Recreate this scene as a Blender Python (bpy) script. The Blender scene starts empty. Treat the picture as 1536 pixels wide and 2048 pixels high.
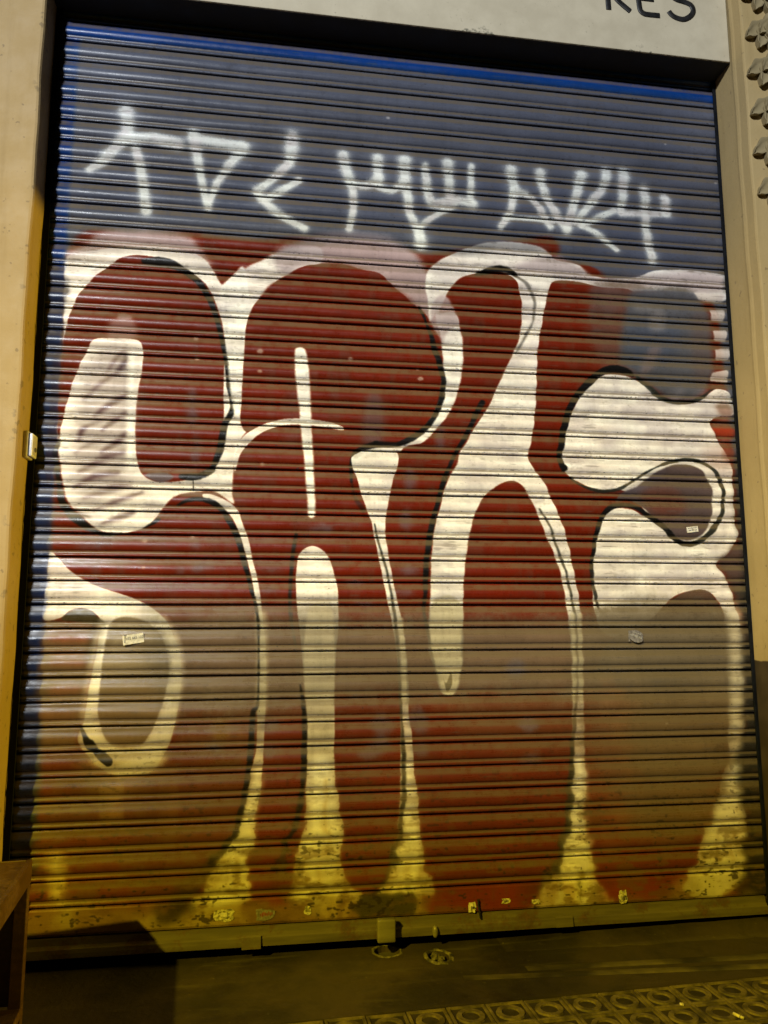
import bpy, bmesh, math, random
import numpy as np
from mathutils import Matrix, Vector

SC = bpy.context.scene
COL = SC.collection
random.seed(4)
rng = np.random.default_rng(7)
PI = math.pi

# ------------------------------------------------------------------ camera
cam_d = bpy.data.cameras.new('camera')
cam = bpy.data.objects.new('camera', cam_d)
COL.objects.link(cam)
cam_d.lens = 27.246
cam_d.sensor_width = 36.0
cam_d.clip_end = 200.0
_r, _u, _f = (0.9884, -0.1518, -0.0017), (-0.0198, -0.1400, 0.9900), (0.1505, 0.9785, 0.1414)
_R = Matrix((_r, _u, tuple(-c for c in _f))).transposed()
cam.matrix_world = Matrix.Translation((0.6836, -2.3397, 0.9219)) @ _R.to_quaternion().to_matrix().to_4x4()
SC.camera = cam

# ------------------------------------------------------------------ night sky and street lamps
w = bpy.data.worlds.new('World')
SC.world = w
w.use_nodes = True
wn, wl = w.node_tree.nodes, w.node_tree.links
bg = wn['Background']
sky = wn.new('ShaderNodeTexSky')
sky.sky_type = 'NISHITA'
sky.sun_disc = False
sky.sun_elevation = math.radians(1.0)
sky.sun_rotation = math.radians(200)
wl.new(sky.outputs[0], bg.inputs[0])
bg.inputs[1].default_value = 0.006


def lamp(name, loc, target, power, color, size_deg, blend, radius):
    d = bpy.data.lights.new(name, 'SPOT')
    d.energy = power
    d.color = color
    d.spot_size = math.radians(size_deg)
    d.spot_blend = blend
    d.shadow_soft_size = radius
    o = bpy.data.objects.new(name, d)
    COL.objects.link(o)
    o.location = loc
    o.rotation_euler = (Vector(target) - Vector(loc)).to_track_quat('-Z', 'Y').to_euler()
    return o


# white LED street lamp across the road (its beam stops above the foot of the shutter)
lamp('white_street_lamp', (-2.5, -7.6, 5.2), (0.40, 0.0, 5.8), 3650, (0.90, 0.95, 1.0), 69.0, 0.15, 0.30)
# sodium street lamp on the left, and one further along the street on the right
lamp('sodium_street_lamp', (-5.6, -8.2, 7.2), (2.1, 0.0, -1.45), 7000, (1.0, 0.75, 0.024), 31.0, 0.95, 0.10)
lamp('sodium_wall_lamp', (6.4, -0.53, 1.25), (0.0, -0.06, 0.95), 1250, (1.0, 0.68, 0.03), 21.6, 0.03, 0.04)

SC.view_settings.view_transform = 'Standard'
SC.view_settings.look = 'None'
SC.view_settings.exposure = 0.0
SC.view_settings.gamma = 1.0
SC.view_settings.use_curve_mapping = False

# ------------------------------------------------------------------ helpers
P = 0.068                      # pitch of one slat
ZG = 40.3                      # slat units from the first joint down to the ground
WID = 2.2445                   # clear width of the opening


def zk(k):
    return (k + ZG) * P


def link(o, parent=None):
    COL.objects.link(o)
    if parent is not None:
        o.parent = parent
    return o


def obj(name, bm, mats, parent=None, smooth=False):
    me = bpy.data.meshes.new(name)
    bm.normal_update()
    bm.to_mesh(me)
    bm.free()
    for m in (mats if isinstance(mats, (list, tuple)) else [mats]):
        me.materials.append(m)
    if smooth:
        for p in me.polygons:
            p.use_smooth = True
    return link(bpy.data.objects.new(name, me), parent)


def thing(name, label, cat, loc=(0, 0, 0), group=None):
    o = bpy.data.objects.new(name, None)
    o.empty_display_size = 0.1
    o.location = loc
    link(o)
    o['label'] = label
    o['category'] = cat
    if group:
        o['group'] = group
    return o


def box(bm, x0, x1, y0, y1, z0, z1, mi=0):
    v = [bm.verts.new(c) for c in ((x0, y0, z0), (x1, y0, z0), (x1, y1, z0), (x0, y1, z0), (x0, y0, z1), (x1, y0, z1), (x1, y1, z1), (x0, y1, z1))]
    for f in ((0, 3, 2, 1), (4, 5, 6, 7), (0, 1, 5, 4), (1, 2, 6, 5), (2, 3, 7, 6), (3, 0, 4, 7)):
        bm.faces.new([v[i] for i in f]).material_index = mi
    return v


def bevel(bm, wdt, seg=2):
    bmesh.ops.bevel(bm, geom=list(bm.edges), offset=wdt, segments=seg, affect='EDGES', profile=0.5)


def bbox(x0, x1, y0, y1, z0, z1, bv=0.0, seg=2):
    bm = bmesh.new()
    box(bm, x0, x1, y0, y1, z0, z1)
    if bv:
        bevel(bm, bv, seg)
    return bm


def extrude_x(bm, prof, x0, x1, mi=0):
    """closed profile [(y,z)...] swept along x"""
    a = [bm.verts.new((x0, y, z)) for y, z in prof]
    b = [bm.verts.new((x1, y, z)) for y, z in prof]
    n = len(prof)
    for i in range(n):
        j = (i + 1) % n
        bm.faces.new((a[i], a[j], b[j], b[i])).material_index = mi
    bm.faces.new(a[::-1])
    bm.faces.new(b)
    bmesh.ops.recalc_face_normals(bm, faces=list(bm.faces))


def plate(pts, y_front, thick):
    """polygon in x,z given a thickness in y"""
    bm = bmesh.new()
    a = [bm.verts.new((x, y_front, z)) for x, z in pts]
    b = [bm.verts.new((x, y_front + thick, z)) for x, z in pts]
    n = len(pts)
    bm.faces.new(a)
    bm.faces.new(b[::-1])
    for i in range(n):
        j = (i + 1) % n
        bm.faces.new((a[j], a[i], b[i], b[j]))
    bmesh.ops.recalc_face_normals(bm, faces=list(bm.faces))
    return bm


def curve_mesh(name, strokes, depth, mat, parent, flat=1.0, loc=(0, 0, 0), res=3):
    cu = bpy.data.curves.new(name, 'CURVE')
    cu.dimensions = '3D'
    cu.bevel_depth = depth
    cu.bevel_resolution = res
    cu.use_fill_caps = True
    for pts in strokes:
        sp = cu.splines.new('POLY')
        sp.points.add(len(pts) - 1)
        for q, c in zip(sp.points, pts):
            q.co = (c[0], 0.0, c[1], 1.0)
    t = bpy.data.objects.new('tmp', cu)
    COL.objects.link(t)
    dg = bpy.context.evaluated_depsgraph_get()
    me = bpy.data.meshes.new_from_object(t.evaluated_get(dg))
    bpy.data.objects.remove(t)
    me.name = name
    for v in me.vertices:
        v.co.y *= flat
    me.materials.clear()
    me.materials.append(mat)
    for p in me.polygons:
        p.use_smooth = True
    o = link(bpy.data.objects.new(name, me), parent)
    o.location = loc
    return o


def text_mesh(name, txt, size, mat, parent, loc, roll=0.0, sx=1.0):
    cu = bpy.data.curves.new(name, 'FONT')
    cu.body = txt
    cu.size = size
    cu.align_x = 'CENTER'
    cu.align_y = 'CENTER'
    cu.extrude = 0.0003
    t = bpy.data.objects.new('tmp', cu)
    COL.objects.link(t)
    dg = bpy.context.evaluated_depsgraph_get()
    me = bpy.data.meshes.new_from_object(t.evaluated_get(dg))
    bpy.data.objects.remove(t)
    me.name = name
    me.materials.clear()
    me.materials.append(mat)
    o = link(bpy.data.objects.new(name, me), parent)
    o.matrix_local = Matrix.Translation(loc) @ Matrix.Rotation(roll, 4, 'Y') @ Matrix.Rotation(PI / 2, 4, 'X') @ Matrix.Diagonal((sx, 1, 1, 1))
    return o


# ------------------------------------------------------------------ materials
class NT:
    def __init__(self, name):
        self.m = bpy.data.materials.new(name)
        self.m.use_nodes = True
        self.n = self.m.node_tree.nodes
        self.l = self.m.node_tree.links
        self.b = self.n['Principled BSDF']

    def node(self, t, **k):
        nd = self.n.new(t)
        for a, v in k.items():
            setattr(nd, a, v)
        return nd

    def put(self, sock, v):
        if isinstance(v, bpy.types.NodeSocket):
            self.l.new(v, sock)
        elif isinstance(v, (tuple, list)) and len(v) == 3 and sock.type == 'RGBA':
            sock.default_value = (*v, 1)
        else:
            sock.default_value = v

    def math(self, op, a, b=None, c=None, clamp=False):
        nd = self.node('ShaderNodeMath', operation=op, use_clamp=clamp)
        for i, v in enumerate((a, b, c)):
            if v is not None:
                self.put(nd.inputs[i], v)
        return nd.outputs[0]

    def mix(self, fac, a, b, blend='MIX'):
        nd = self.node('ShaderNodeMix', data_type='RGBA', blend_type=blend)
        self.put(nd.inputs[0], fac)
        self.put(nd.inputs[6], a)
        self.put(nd.inputs[7], b)
        return nd.outputs[2]

    def noise(self, vec, scale, detail=4, rough=0.55, dist=0.0):
        nd = self.node('ShaderNodeTexNoise')
        if vec is not None:
            self.put(nd.inputs['Vector'], vec)
        nd.inputs['Scale'].default_value = scale
        nd.inputs['Detail'].default_value = detail
        nd.inputs['Roughness'].default_value = rough
        nd.inputs['Distortion'].default_value = dist
        return nd.outputs[0]

    def ramp(self, v, lo, hi, a=0.0, b=1.0):
        nd = self.node('ShaderNodeMapRange', interpolation_type='SMOOTHSTEP')
        self.put(nd.inputs[0], v)
        nd.inputs[1].default_value = lo
        nd.inputs[2].default_value = hi
        nd.inputs[3].default_value = a
        nd.inputs[4].default_value = b
        return nd.outputs[0]

    def scale(self, vec, s):
        nd = self.node('ShaderNodeMapping')
        self.put(nd.inputs[0], vec)
        nd.inputs[3].default_value = s
        return nd.outputs[0]

    def pos(self):
        return self.node('ShaderNodeNewGeometry').outputs['Position']

    def sep(self, vec):
        nd = self.node('ShaderNodeSeparateXYZ')
        self.put(nd.inputs[0], vec)
        return nd.outputs

    def bump(self, h, strength, dist=0.002, prev=None):
        nd = self.node('ShaderNodeBump')
        nd.inputs['Strength'].default_value = strength
        nd.inputs['Distance'].default_value = dist
        self.put(nd.inputs['Height'], h)
        if prev is not None:
            self.put(nd.inputs['Normal'], prev)
        return nd.outputs[0]

    def out(self, col=None, rough=None, normal=None, metal=None, spec=None):
        for k, v in (('Base Color', col), ('Roughness', rough), ('Normal', normal), ('Metallic', metal), ('Specular IOR Level', spec)):
            if v is not None:
                self.put(self.b.inputs[k], v)
        return self.m


def plain(name, col, rough=0.6, var=0.25, scale=30.0, bump=0.15, dark=None, metal=None, bdist=0.001):
    t = NT(name)
    p = t.pos()
    n1 = t.noise(p, scale, 6, 0.6)
    n2 = t.noise(p, scale * 6, 3)
    d = dark or tuple(c * (1 - var * 1.6) for c in col)
    li = tuple(min(1, c * (1 + var * 0.5)) for c in col)
    c = t.mix(t.ramp(n1, 0.35, 0.65), d, li)
    c = t.mix(t.ramp(n2, 0.3, 0.7, 0.0, 0.35), c, d)
    r = t.ramp(n1, 0.3, 0.7, rough - 0.08, rough + 0.12)
    return t.out(c, r, t.bump(n2, bump, bdist), metal)


def render_wall(name, col, zsplit=None, low=None):
    """painted lime render; below zsplit an old dark dado"""
    t = NT(name)
    p = t.pos()
    big = t.noise(p, 2.2, 5, 0.6)
    mid = t.noise(p, 14, 5, 0.6)
    fine = t.noise(p, 120, 4, 0.6)
    streak = t.noise(t.scale(p, (9, 9, 0.7)), 3.0, 4)
    c = t.mix(t.ramp(big, 0.3, 0.7), tuple(a * 0.90 for a in col), col)
    c = t.mix(t.ramp(mid, 0.42, 0.75, 0, 0.35), c, (col[0] * .86, col[1] * .84, col[2] * .74))
    c = t.mix(t.ramp(streak, 0.5, 0.75, 0, 0.45), c, (col[0] * .74, col[1] * .72, col[2] * .66))
    spot = t.noise(p, 46, 2, 0.5)
    c = t.mix(t.ramp(spot, 0.69, 0.74, 0, 0.55), c, (0.14, 0.10, 0.06))
    px_ = t.sep(p)[0]
    near = t.ramp(t.math('ABSOLUTE', px_), 0.030, 0.004)
    chips = t.math('MULTIPLY', near, t.ramp(t.noise(p, 30, 4, 0.6), 0.60, 0.66))
    c = t.mix(t.math('MULTIPLY', chips, 0.6), c, (0.16, 0.12, 0.07))
    if zsplit is not None:
        z = t.sep(p)[2]
        zz = t.math('ADD', z, t.math('MULTIPLY', t.math('SUBTRACT', mid, 0.5), 0.02))
        lowc = t.mix(t.ramp(mid, 0.35, 0.7), low, tuple(a * 1.6 for a in low))
        c = t.mix(t.ramp(zz, zsplit - 0.003, zsplit + 0.003), lowc, c)
    h = t.math('ADD', t.math('MULTIPLY', mid, 1.2), t.math('MULTIPLY', fine, 0.5))
    return t.out(c, t.ramp(mid, 0.3, 0.7, 0.62, 0.85), t.bump(h, 0.35, 0.0035), spec=0.3)


CREAM = (0.39, 0.275, 0.130)
M_WALL = render_wall('cream_render', CREAM)
M_PIL = render_wall('cream_stone_paint', (0.40, 0.295, 0.138), zk(-28.52), (0.036, 0.025, 0.013))
M_ORN = render_wall('cream_carved_stone', (0.27, 0.215, 0.115))
M_DARK = plain('dark_void', (0.012, 0.012, 0.012), 0.8, 0.2, 10, 0.1)
M_SOFFIT = plain('shade_black_soffit', (0.012, 0.011, 0.009), 0.75, 0.35, 12, 0.3)  # darkness of the unlit soffit put into a near-black base colour
M_GUIDE = plain('dark_guide_paint', (0.006, 0.007, 0.010), 0.6, 0.3, 20, 0.2)
M_GUIDE.node_tree.nodes['Principled BSDF'].inputs['Specular IOR Level'].default_value = 0.08
M_BLACK = plain('black_lettering', (0.012, 0.011, 0.011), 0.45, 0.2, 40, 0.1)
M_GREYPL = plain('grey_plastic', (0.55, 0.50, 0.48), 0.35, 0.12, 60, 0.1)
M_WHITEPL = plain('white_plastic', (0.78, 0.77, 0.74), 0.25, 0.08, 60, 0.05)
M_PAPER = plain('sticker_paper', (0.66, 0.62, 0.55), 0.6, 0.2, 90, 0.2)
M_PAPERG = plain('grey_sticker', (0.20, 0.18, 0.18), 0.55, 0.3, 120, 0.2)
M_INK = plain('faded_ink', (0.09, 0.08, 0.09), 0.6, 0.3, 300, 0.0)
M_INKL = plain('pale_print', (0.42, 0.40, 0.38), 0.6, 0.2, 300, 0.0)
M_INKR = plain('red_print', (0.28, 0.05, 0.03), 0.6, 0.3, 300, 0.0)
M_TORN = plain('torn_label', (0.58, 0.54, 0.36), 0.7, 0.4, 140, 0.4, dark=(0.12, 0.10, 0.07))
M_BUTT = plain('cigarette_paper', (0.75, 0.68, 0.52), 0.7, 0.15, 200, 0.2)


def fascia_material():
    t = NT('white_fascia_paint')
    p = t.pos()
    z = t.sep(p)[2]
    mid = t.noise(p, 9, 6, 0.62)
    fine = t.noise(p, 60, 5, 0.65)
    c = t.mix(t.ramp(mid, 0.3, 0.75), (0.43, 0.375, 0.265), (0.51, 0.45, 0.325))
    z0 = zk(1.43)
    edge = t.math('SUBTRACT', z, z0)
    reach = t.math('MULTIPLY', t.ramp(mid, 0.54, 0.74), 0.060)
    grime = t.math('MULTIPLY', t.ramp(t.math('DIVIDE', edge, t.math('ADD', reach, 0.0004)), 1.0, 0.1), t.ramp(fine, 0.42, 0.60))
    c = t.mix(t.math('MULTIPLY', grime, 0.85), c, (0.06, 0.06, 0.04))
    spk = t.noise(p, 90, 2)
    c = t.mix(t.ramp(spk, 0.70, 0.76, 0, 0.5), c, (0.25, 0.22, 0.16))
    h = t.math('ADD', mid, t.math('MULTIPLY', fine, 0.3))
    return t.out(c, 0.55, t.bump(h, 0.3, 0.004), spec=0.35)


M_FASCIA = fascia_material()


def rusty(name, base, rust, amount=0.5, scale=10.0, rough=0.55):
    t = NT(name)
    p = t.pos()
    n = t.noise(p, scale, 7, 0.65, 0.4)
    f = t.noise(p, scale * 9, 4, 0.6)
    s = t.noise(t.scale(p, (3, 3, 30)), 2.0, 4)
    m = t.ramp(t.math('ADD', t.math('MULTIPLY', n, 0.75), t.math('MULTIPLY', f, 0.25)), 0.62 - amount * 0.25, 0.72 - amount * 0.2)
    c = t.mix(t.ramp(s, 0.3, 0.7), tuple(a * 0.65 for a in base), base)
    rc = t.mix(t.ramp(f, 0.3, 0.7), tuple(a * 0.45 for a in rust), rust)
    c = t.mix(m, c, rc)
    return t.out(c, t.ramp(m, 0, 1, rough - 0.12, 0.8), t.bump(f, 0.3, 0.001))


M_RAIL = rusty('worn_rail_paint', (0.125, 0.105, 0.065), (0.085, 0.045, 0.02), 0.5, 9)
M_CRATE = rusty('rusted_brown_steel', (0.085, 0.042, 0.017), (0.125, 0.058, 0.020), 0.6, 14, 0.5)
M_LOCK = rusty('galvanised_tab', (0.20, 0.18, 0.12), (0.16, 0.10, 0.05), 0.3, 30, 0.5)


def concrete(name, base, dark, wear):
    t = NT(name)
    p = t.pos()
    big = t.noise(p, 1.6, 6, 0.62, 0.3)
    mid = t.noise(p, 7, 6, 0.65, 0.5)
    along = t.noise(t.scale(p, (1.0, 8.0, 8.0)), 2.2, 5, 0.6)
    fine = t.noise(p, 70, 6, 0.75)
    c = t.mix(t.ramp(big, 0.42, 0.60), dark, base)
    c = t.mix(t.ramp(mid, 0.45, 0.72, 0, 0.7), c, dark)
    c = t.mix(t.ramp(along, 0.56, 0.76, 0, 0.55), c, wear)
    c = t.mix(t.ramp(fine, 0.58, 0.72, 0, 0.6), c, wear)
    grit = t.noise(p, 38, 3, 0.6)
    c = t.mix(t.ramp(grit, 0.70, 0.76, 0, 0.7), c, tuple(a * 1.7 for a in wear))
    c = t.mix(t.ramp(fine, 0.40, 0.22, 0, 0.5), c, tuple(a * 0.4 for a in dark))
    h = t.math('ADD', t.math('MULTIPLY', mid, 2.0), t.math('MULTIPLY', fine, 0.8))
    return t.out(c, t.ramp(mid, 0.3, 0.7, 0.55, 0.85), t.bump(h, 0.5, 0.003), spec=0.35)


M_STEP = concrete('worn_doorstep_concrete', (0.048, 0.035, 0.021), (0.016, 0.0115, 0.008), (0.10, 0.082, 0.05))
M_GROUND = concrete('grey_pavement', (0.08, 0.07, 0.055), (0.045, 0.04, 0.03), (0.12, 0.10, 0.08))
M_TILE = plain('tile_relief_cement', (0.15, 0.115, 0.062), 0.72, 0.4, 24, 0.5, bdist=0.002)
M_TILED = plain('tile_recess_dirt', (0.030, 0.020, 0.013), 0.85, 0.35, 34, 0.5, bdist=0.002)
M_RIDGE = plain('worn_step_edge', (0.095, 0.075, 0.042), 0.65, 0.5, 5, 0.4, bdist=0.002)
M_COLLAR = plain('socket_collar', (0.15, 0.13, 0.085), 0.7, 0.55, 45, 0.6, bdist=0.003)

# ------------------------------------------------------------------ the mural, painted procedurally in slat units
ART = [
('F',(74,77,90),1,0.17,0.05,0,'1.05,0.21 1.04,-1.89 1.03,-3.65 1.01,-5.39 1,-6.86 1.02,-8.56 1.01,-10.23 1,-11.64 1.03,-13.04 1.06,-13.96 1.03,-15.79 1.05,-17.14 1.12,-18.48 1.07,-20.24 1.06,-21.54 1.08,-22.83 1.08,-23.68 1.05,-24.52 1,-25.36 0.99,-26.61 0.95,-27.64 0.88,-28.45 0.85,-29.66 0.93,-30.37 1.17,-30.71 1.22,-31.27 1.22,-32.25 1.2,-33.04 1.21,-34.2 1.18,-34.97 1.14,-35.93 1.27,-38.75 1.28,-39.58 15.99,-40.39 33.55,-40.39 33.03,-39.29 33.17,-18.32 33.13,0.23 21.31,0.25 11.25,0.26 4.2,0.18'),
('F',(66,72,94),0.5,0.9,0.06,1,'8.98,-5.38 18.65,-4.73 30.45,-5.85 32.14,-9.51 26.24,-9.39 18.6,-8.14 6.77,-8.33 1.51,-8.76 1.15,-6.12'),
('F',(86,90,104),0.35,0.5,0.06,1,'1.06,-0.1 16.18,0.11 33.07,0.16 32.9,-2.28 18.69,-2.06 1.19,-2.63'),
('F',(96,25,9),1,0.22,0.06,1,'1.35,-9.78 2.29,-9.27 3.7,-9.3 5.24,-9.14 6.57,-9.03 7.7,-9.19 9.53,-9.19 11.38,-8.9 13.73,-8.67 16.14,-9.09 17.6,-9.29 19.34,-8.85 21.11,-8.46 23.16,-7.99 23.88,-8.14 23.96,-8.9 25.19,-9.31 26.12,-9.61 27.25,-10.16 29.66,-10.05 32.07,-10.59 32.5,-14.76 32.68,-18.33 32.81,-23.28 32.98,-28.06 32.89,-32.67 32.89,-39.29 16,-39.4 1.28,-38.94 1.18,-34.97 1.2,-33.04 1.16,-30.87 0.9,-29.86 0.99,-26.61 1.08,-23.68 1.08,-21.54 1.1,-18.48 1.08,-15.79 1.06,-13.5 1.06,-11.17'),
('F',(70,44,58),0.9,0.12,0.06,1,'0.76,-15.35 1.01,-14.65 1.14,-16.24 1.12,-17.81 1.15,-19.36 0.98,-20.68 0.88,-21.11 0.69,-20.03 0.73,-18.49 0.75,-16.71'),
('F',(60,40,60),0.6,0.2,0.06,1,'0.92,-21.11 1.16,-21.75 1.14,-23.68 0.89,-23.47 0.85,-21.98'),
('F',(246,244,240),1,0.12,0.04,1,'1.03,-10.7 1.7,-10.37 2.54,-10.11 3.73,-9.9 5.26,-9.84 6.72,-10.09 7.41,-10.72 7.88,-11.51 8.25,-11.05 8.87,-10.62 9.15,-13.02 9.05,-14.22 8.93,-15.87 8.88,-16.81 8.97,-17.68 9.53,-17.94 8.97,-18.51 8.68,-19.39 8.59,-20.25 8.57,-21.15 8.65,-21.59 7.81,-21.05 7.06,-21.07 6.22,-21.25 5.7,-21.74 5.31,-22.32 4.96,-22.68 4.02,-22.95 3.19,-22.88 2.73,-22.63 2.3,-22.23 1.83,-21.78 1.55,-21.2 1.34,-20.23 1.16,-19.14 1.12,-18.48 1.15,-14.88 1.08,-13.5 1.02,-11.64'),
('F',(170,154,160),0.85,0.25,0.06,1,'2.34,-9.41 3.26,-9.15 5.01,-9.06 6.24,-9.25 6.86,-9.79 7.4,-10.6 6.72,-10.14 5.26,-9.91 3.73,-9.98 2.44,-10.17 1.18,-10.69 1.06,-10.41 1.78,-9.98'),
('F',(196,186,180),0.6,0.3,0.06,1,'1.37,-10.34 3.07,-9.88 5.26,-9.76 6.83,-10.08 7.3,-10.73 6.4,-10.7 4.61,-10.08 2.88,-10.45 1.2,-11.16'),
('F',(96,25,9),1,0.09,0.04,1,'1.19,-14.14 1.24,-13.72 1.43,-12.97 1.69,-12.3 2.23,-11.56 2.76,-11.03 3.32,-10.56 3.96,-10.34 4.62,-10.34 5.51,-10.5 6.3,-10.85 6.91,-11.29 7.35,-11.81 7.66,-12.51 7.93,-13.33 8.06,-14.15 8.08,-14.79 8.06,-15.56 8.07,-16.84 8.11,-17.53 8.04,-18.27 7.97,-18.95 7.86,-19.59 7.66,-20.09 7.32,-20.33 6.98,-20.45 6.41,-20.6 5.66,-20.68 5.09,-20.61 4.68,-20.31 4.47,-19.74 4.36,-18.81 4.32,-17.8 4.34,-17.12 4.43,-16.31 4.52,-15.5 4.52,-14.81 4.37,-14.38 3.91,-14.26 3.27,-14.28 2.43,-14.39 2.08,-15.05 1.73,-15.98 1.51,-16.9 1.31,-17.91 1.16,-18.92 1.07,-17.14 1.09,-15.33'),
('F',(170,154,160),0.55,0.2,0.06,1,'2.93,-13.86 3.23,-13.37 3.92,-13.33 4.24,-13.83 4.09,-14.3 3.06,-14.36'),
('F',(170,154,160),0.6,0.15,0.06,1,'3.4,-13.18 3.91,-13.14 3.96,-13.38 3.41,-13.41'),
('F',(88,88,100),0.8,0.12,0.06,1,'4.87,-20.35 5.65,-20.24 6.04,-20.45 5.66,-20.68 5.13,-20.61'),
('F',(142,128,130),0.62,0.5,0.06,1,'2.26,-15.27 3.98,-14.72 4.24,-16.78 4.17,-19.26 3.79,-21.04 2.38,-21.73 1.91,-20.65 1.8,-18.45'),
('S',(80,54,60),0.62,0.16,'0.06 0.17 0.08','2.1,-17.1 2.84,-16.34 3.55,-15.71'),
('S',(80,54,60),0.94,0.16,'0.08 0.27 0.06','2.6,-17.8 3.36,-17.18 3.94,-16.79'),
('S',(80,54,60),0.44,0.16,'0.06 0.12 0.06','2.02,-18.71 2.51,-18.2 3.43,-17.76'),
('S',(80,54,60),0.88,0.16,'0.06 0.19 0.11','2.96,-18.45 3.56,-17.89 4.02,-17.6'),
('S',(80,54,60),0.5,0.16,'0.06 0.14 0.06','1.89,-19.51 2.45,-19.09 2.96,-18.86'),
('S',(80,54,60),1,0.16,'0.06 0.25 0.08','2.99,-19.41 3.61,-18.92 4.01,-18.51'),
('S',(80,54,60),0.69,0.16,'0.08 0.33 0.13','2.1,-20.32 3.1,-19.69 3.97,-19.4'),
('S',(80,54,60),0.88,0.16,'0.08 0.25 0.1','1.93,-20.98 2.73,-20.52 3.67,-20.34'),
('S',(80,54,60),0.56,0.16,'0.06 0.37 0.1','2.36,-21.47 3.58,-20.96 4.24,-20.85'),
('S',(80,54,60),0.75,0.16,'0.06 0.21 0.08','2.8,-21.94 3.71,-21.57 4.73,-21.15'),
('S',(80,54,60),0.88,0.16,'0.06 0.29 0.08','3.14,-22.54 3.84,-22.26 4.42,-22.03'),
('S',(80,54,60),1,0.16,'0.06 0.14 0.06','1.99,-18.93 2.13,-18.48 2.29,-18.34'),
('S',(80,54,60),0.62,0.16,'0.06 0.19 0.09','3.01,-15.88 3.44,-15.12 3.72,-14.78'),
('S',(80,54,60),0.62,0.16,'0.06 0.16 0.08','1.97,-21.84 2.3,-22.16 2.61,-22.29'),
('S',(60,40,50),0.8,0.2,'0.06 0.3 0.11','3.47,-15.79 3.79,-15.33 3.78,-15.01'),
('S',(246,244,240),0.85,0.15,'0.32 0.32 0.32 0.31','4.03,-15 4.11,-16.78 4.13,-18.37 4.21,-20.04'),
('S',(17,16,18),1,0.08,'0.17 0.48 0.35 0.31 0.27 0.24 0.22 0.2 0.18 0.2 0.35 0.24 0.24 0.24 0.31 0.3 0.17','4.37,-10.6 5.03,-10.58 5.62,-10.66 6.23,-10.95 6.76,-11.39 7.18,-11.94 7.51,-12.64 7.75,-13.39 7.98,-14.27 8.18,-15.21 8.36,-16.25 8.49,-17.1 8.39,-17.57 8.16,-17.99 8.07,-18.68 7.92,-19.41 7.66,-20.05'),
('S',(17,16,18),1,0.08,'0.3 0.28 0.34 0.26','7.66,-20.05 7.23,-20.35 6.81,-20.43 6.38,-20.42'),
('S',(17,16,18),1,0.04,'0.06 0.06','6.87,-20.41 6.89,-21.01'),
('S',(17,16,18),0.95,0.12,'0.16 0.24 0.2 0.16','1.17,-19.09 1.08,-19.69 1.25,-20.56 1.35,-21.21'),
('S',(17,16,18),1,0.1,'0.2 0.32 0.37 0.25 0.12','1.37,-21.21 1.56,-21.79 2.04,-22.32 2.63,-22.74 3.16,-22.97'),
('S',(17,16,18),0.95,0.08,'0.16 0.29 0.21 0.19','3.05,-22.97 3.99,-23.13 4.8,-22.85 5.47,-22.32'),
('F',(246,244,240),1,0.15,0.04,1,'7.9,-11.51 8.43,-10.94 9.21,-10.4 10.11,-9.84 11.15,-9.47 12.32,-9.38 12.33,-10.13 11.17,-10.58 10.14,-11.26 9.47,-12.16 9.11,-13.26 8.91,-14.93 8.88,-16.81 8.97,-17.68 8.59,-17.51 8.39,-16.6 8.19,-14.97 7.95,-13.33 7.78,-12.14'),
('F',(170,154,160),0.9,0.25,0.06,1,'10.11,-9.84 10.92,-9.29 12.31,-8.73 13.73,-8.47 15.29,-8.5 16.14,-8.84 17.06,-9.53 17.64,-10.51 17.78,-11.5 17.52,-12.67 17.09,-12.1 16.13,-11.31 14.69,-10.46 13.27,-10.06 11.86,-10.21 10.71,-10.78'),
('F',(74,77,90),0.6,0.4,0.06,1,'10.46,-9.52 12.31,-8.53 13.73,-8.32 15.66,-8.37 16.14,-8.69 14.21,-8.73 12.32,-9.03'),
('F',(150,128,130),0.4,0.3,0.06,1,'13.5,-9.79 14.69,-9.33 16.14,-9.85 17.1,-11.05 17.21,-12.04 15.89,-11.13 14.69,-10.41'),
('F',(246,244,240),1,0.12,0.04,1,'18.05,-13.28 17.81,-12.5 17.87,-11.75 18.31,-11.42 18.75,-11.99 18.98,-12.68 19.11,-13.67 19.1,-14.46 18.96,-15.52 18.73,-16.38 18.33,-17.22 17.95,-17.67 17.39,-18.31 16.75,-18.8 16.09,-18.99 15.05,-19.02 14.36,-19.28 13.78,-19.53 14.13,-19.12 15.16,-18.74 16.1,-18.57 16.85,-18.14 17.33,-17.64 17.67,-17.1 17.91,-16.42 18.07,-15.64 18.15,-14.7'),
('F',(170,154,160),0.6,0.3,0.06,1,'17.87,-11.8 18.31,-11.47 18.84,-12.44 19.06,-13.92 18.94,-15.4 18.49,-16.39 18.32,-14.45 18.17,-12.73'),
('F',(96,25,9),1,0.1,0.04,1,'8.94,-14.46 8.98,-13.51 9.15,-12.73 9.54,-12.03 9.9,-11.64 10.3,-11.15 10.89,-10.72 11.44,-10.39 11.98,-10.2 13.27,-10.06 14.34,-10.31 15.17,-10.47 16.13,-11.31 16.66,-11.77 17.23,-12.21 17.57,-12.81 17.87,-13.49 18.06,-14.1 18.15,-14.58 18.12,-15.44 17.96,-16.3 17.62,-17.11 17.28,-17.6 16.8,-18.04 16.1,-18.52 15.05,-18.72 13.78,-18.95 10.62,-19.05 8.98,-18.19 8.88,-16.81 8.9,-15.64'),
('F',(88,88,100),0.55,0.35,0.06,1,'14.58,-16.32 15.28,-16.53 15.28,-18.66 14.42,-18.74 14.28,-17.76'),
('S',(88,88,100),0.3,0.5,'0.45 0.45','11.18,-16 11.11,-18.8'),
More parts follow.
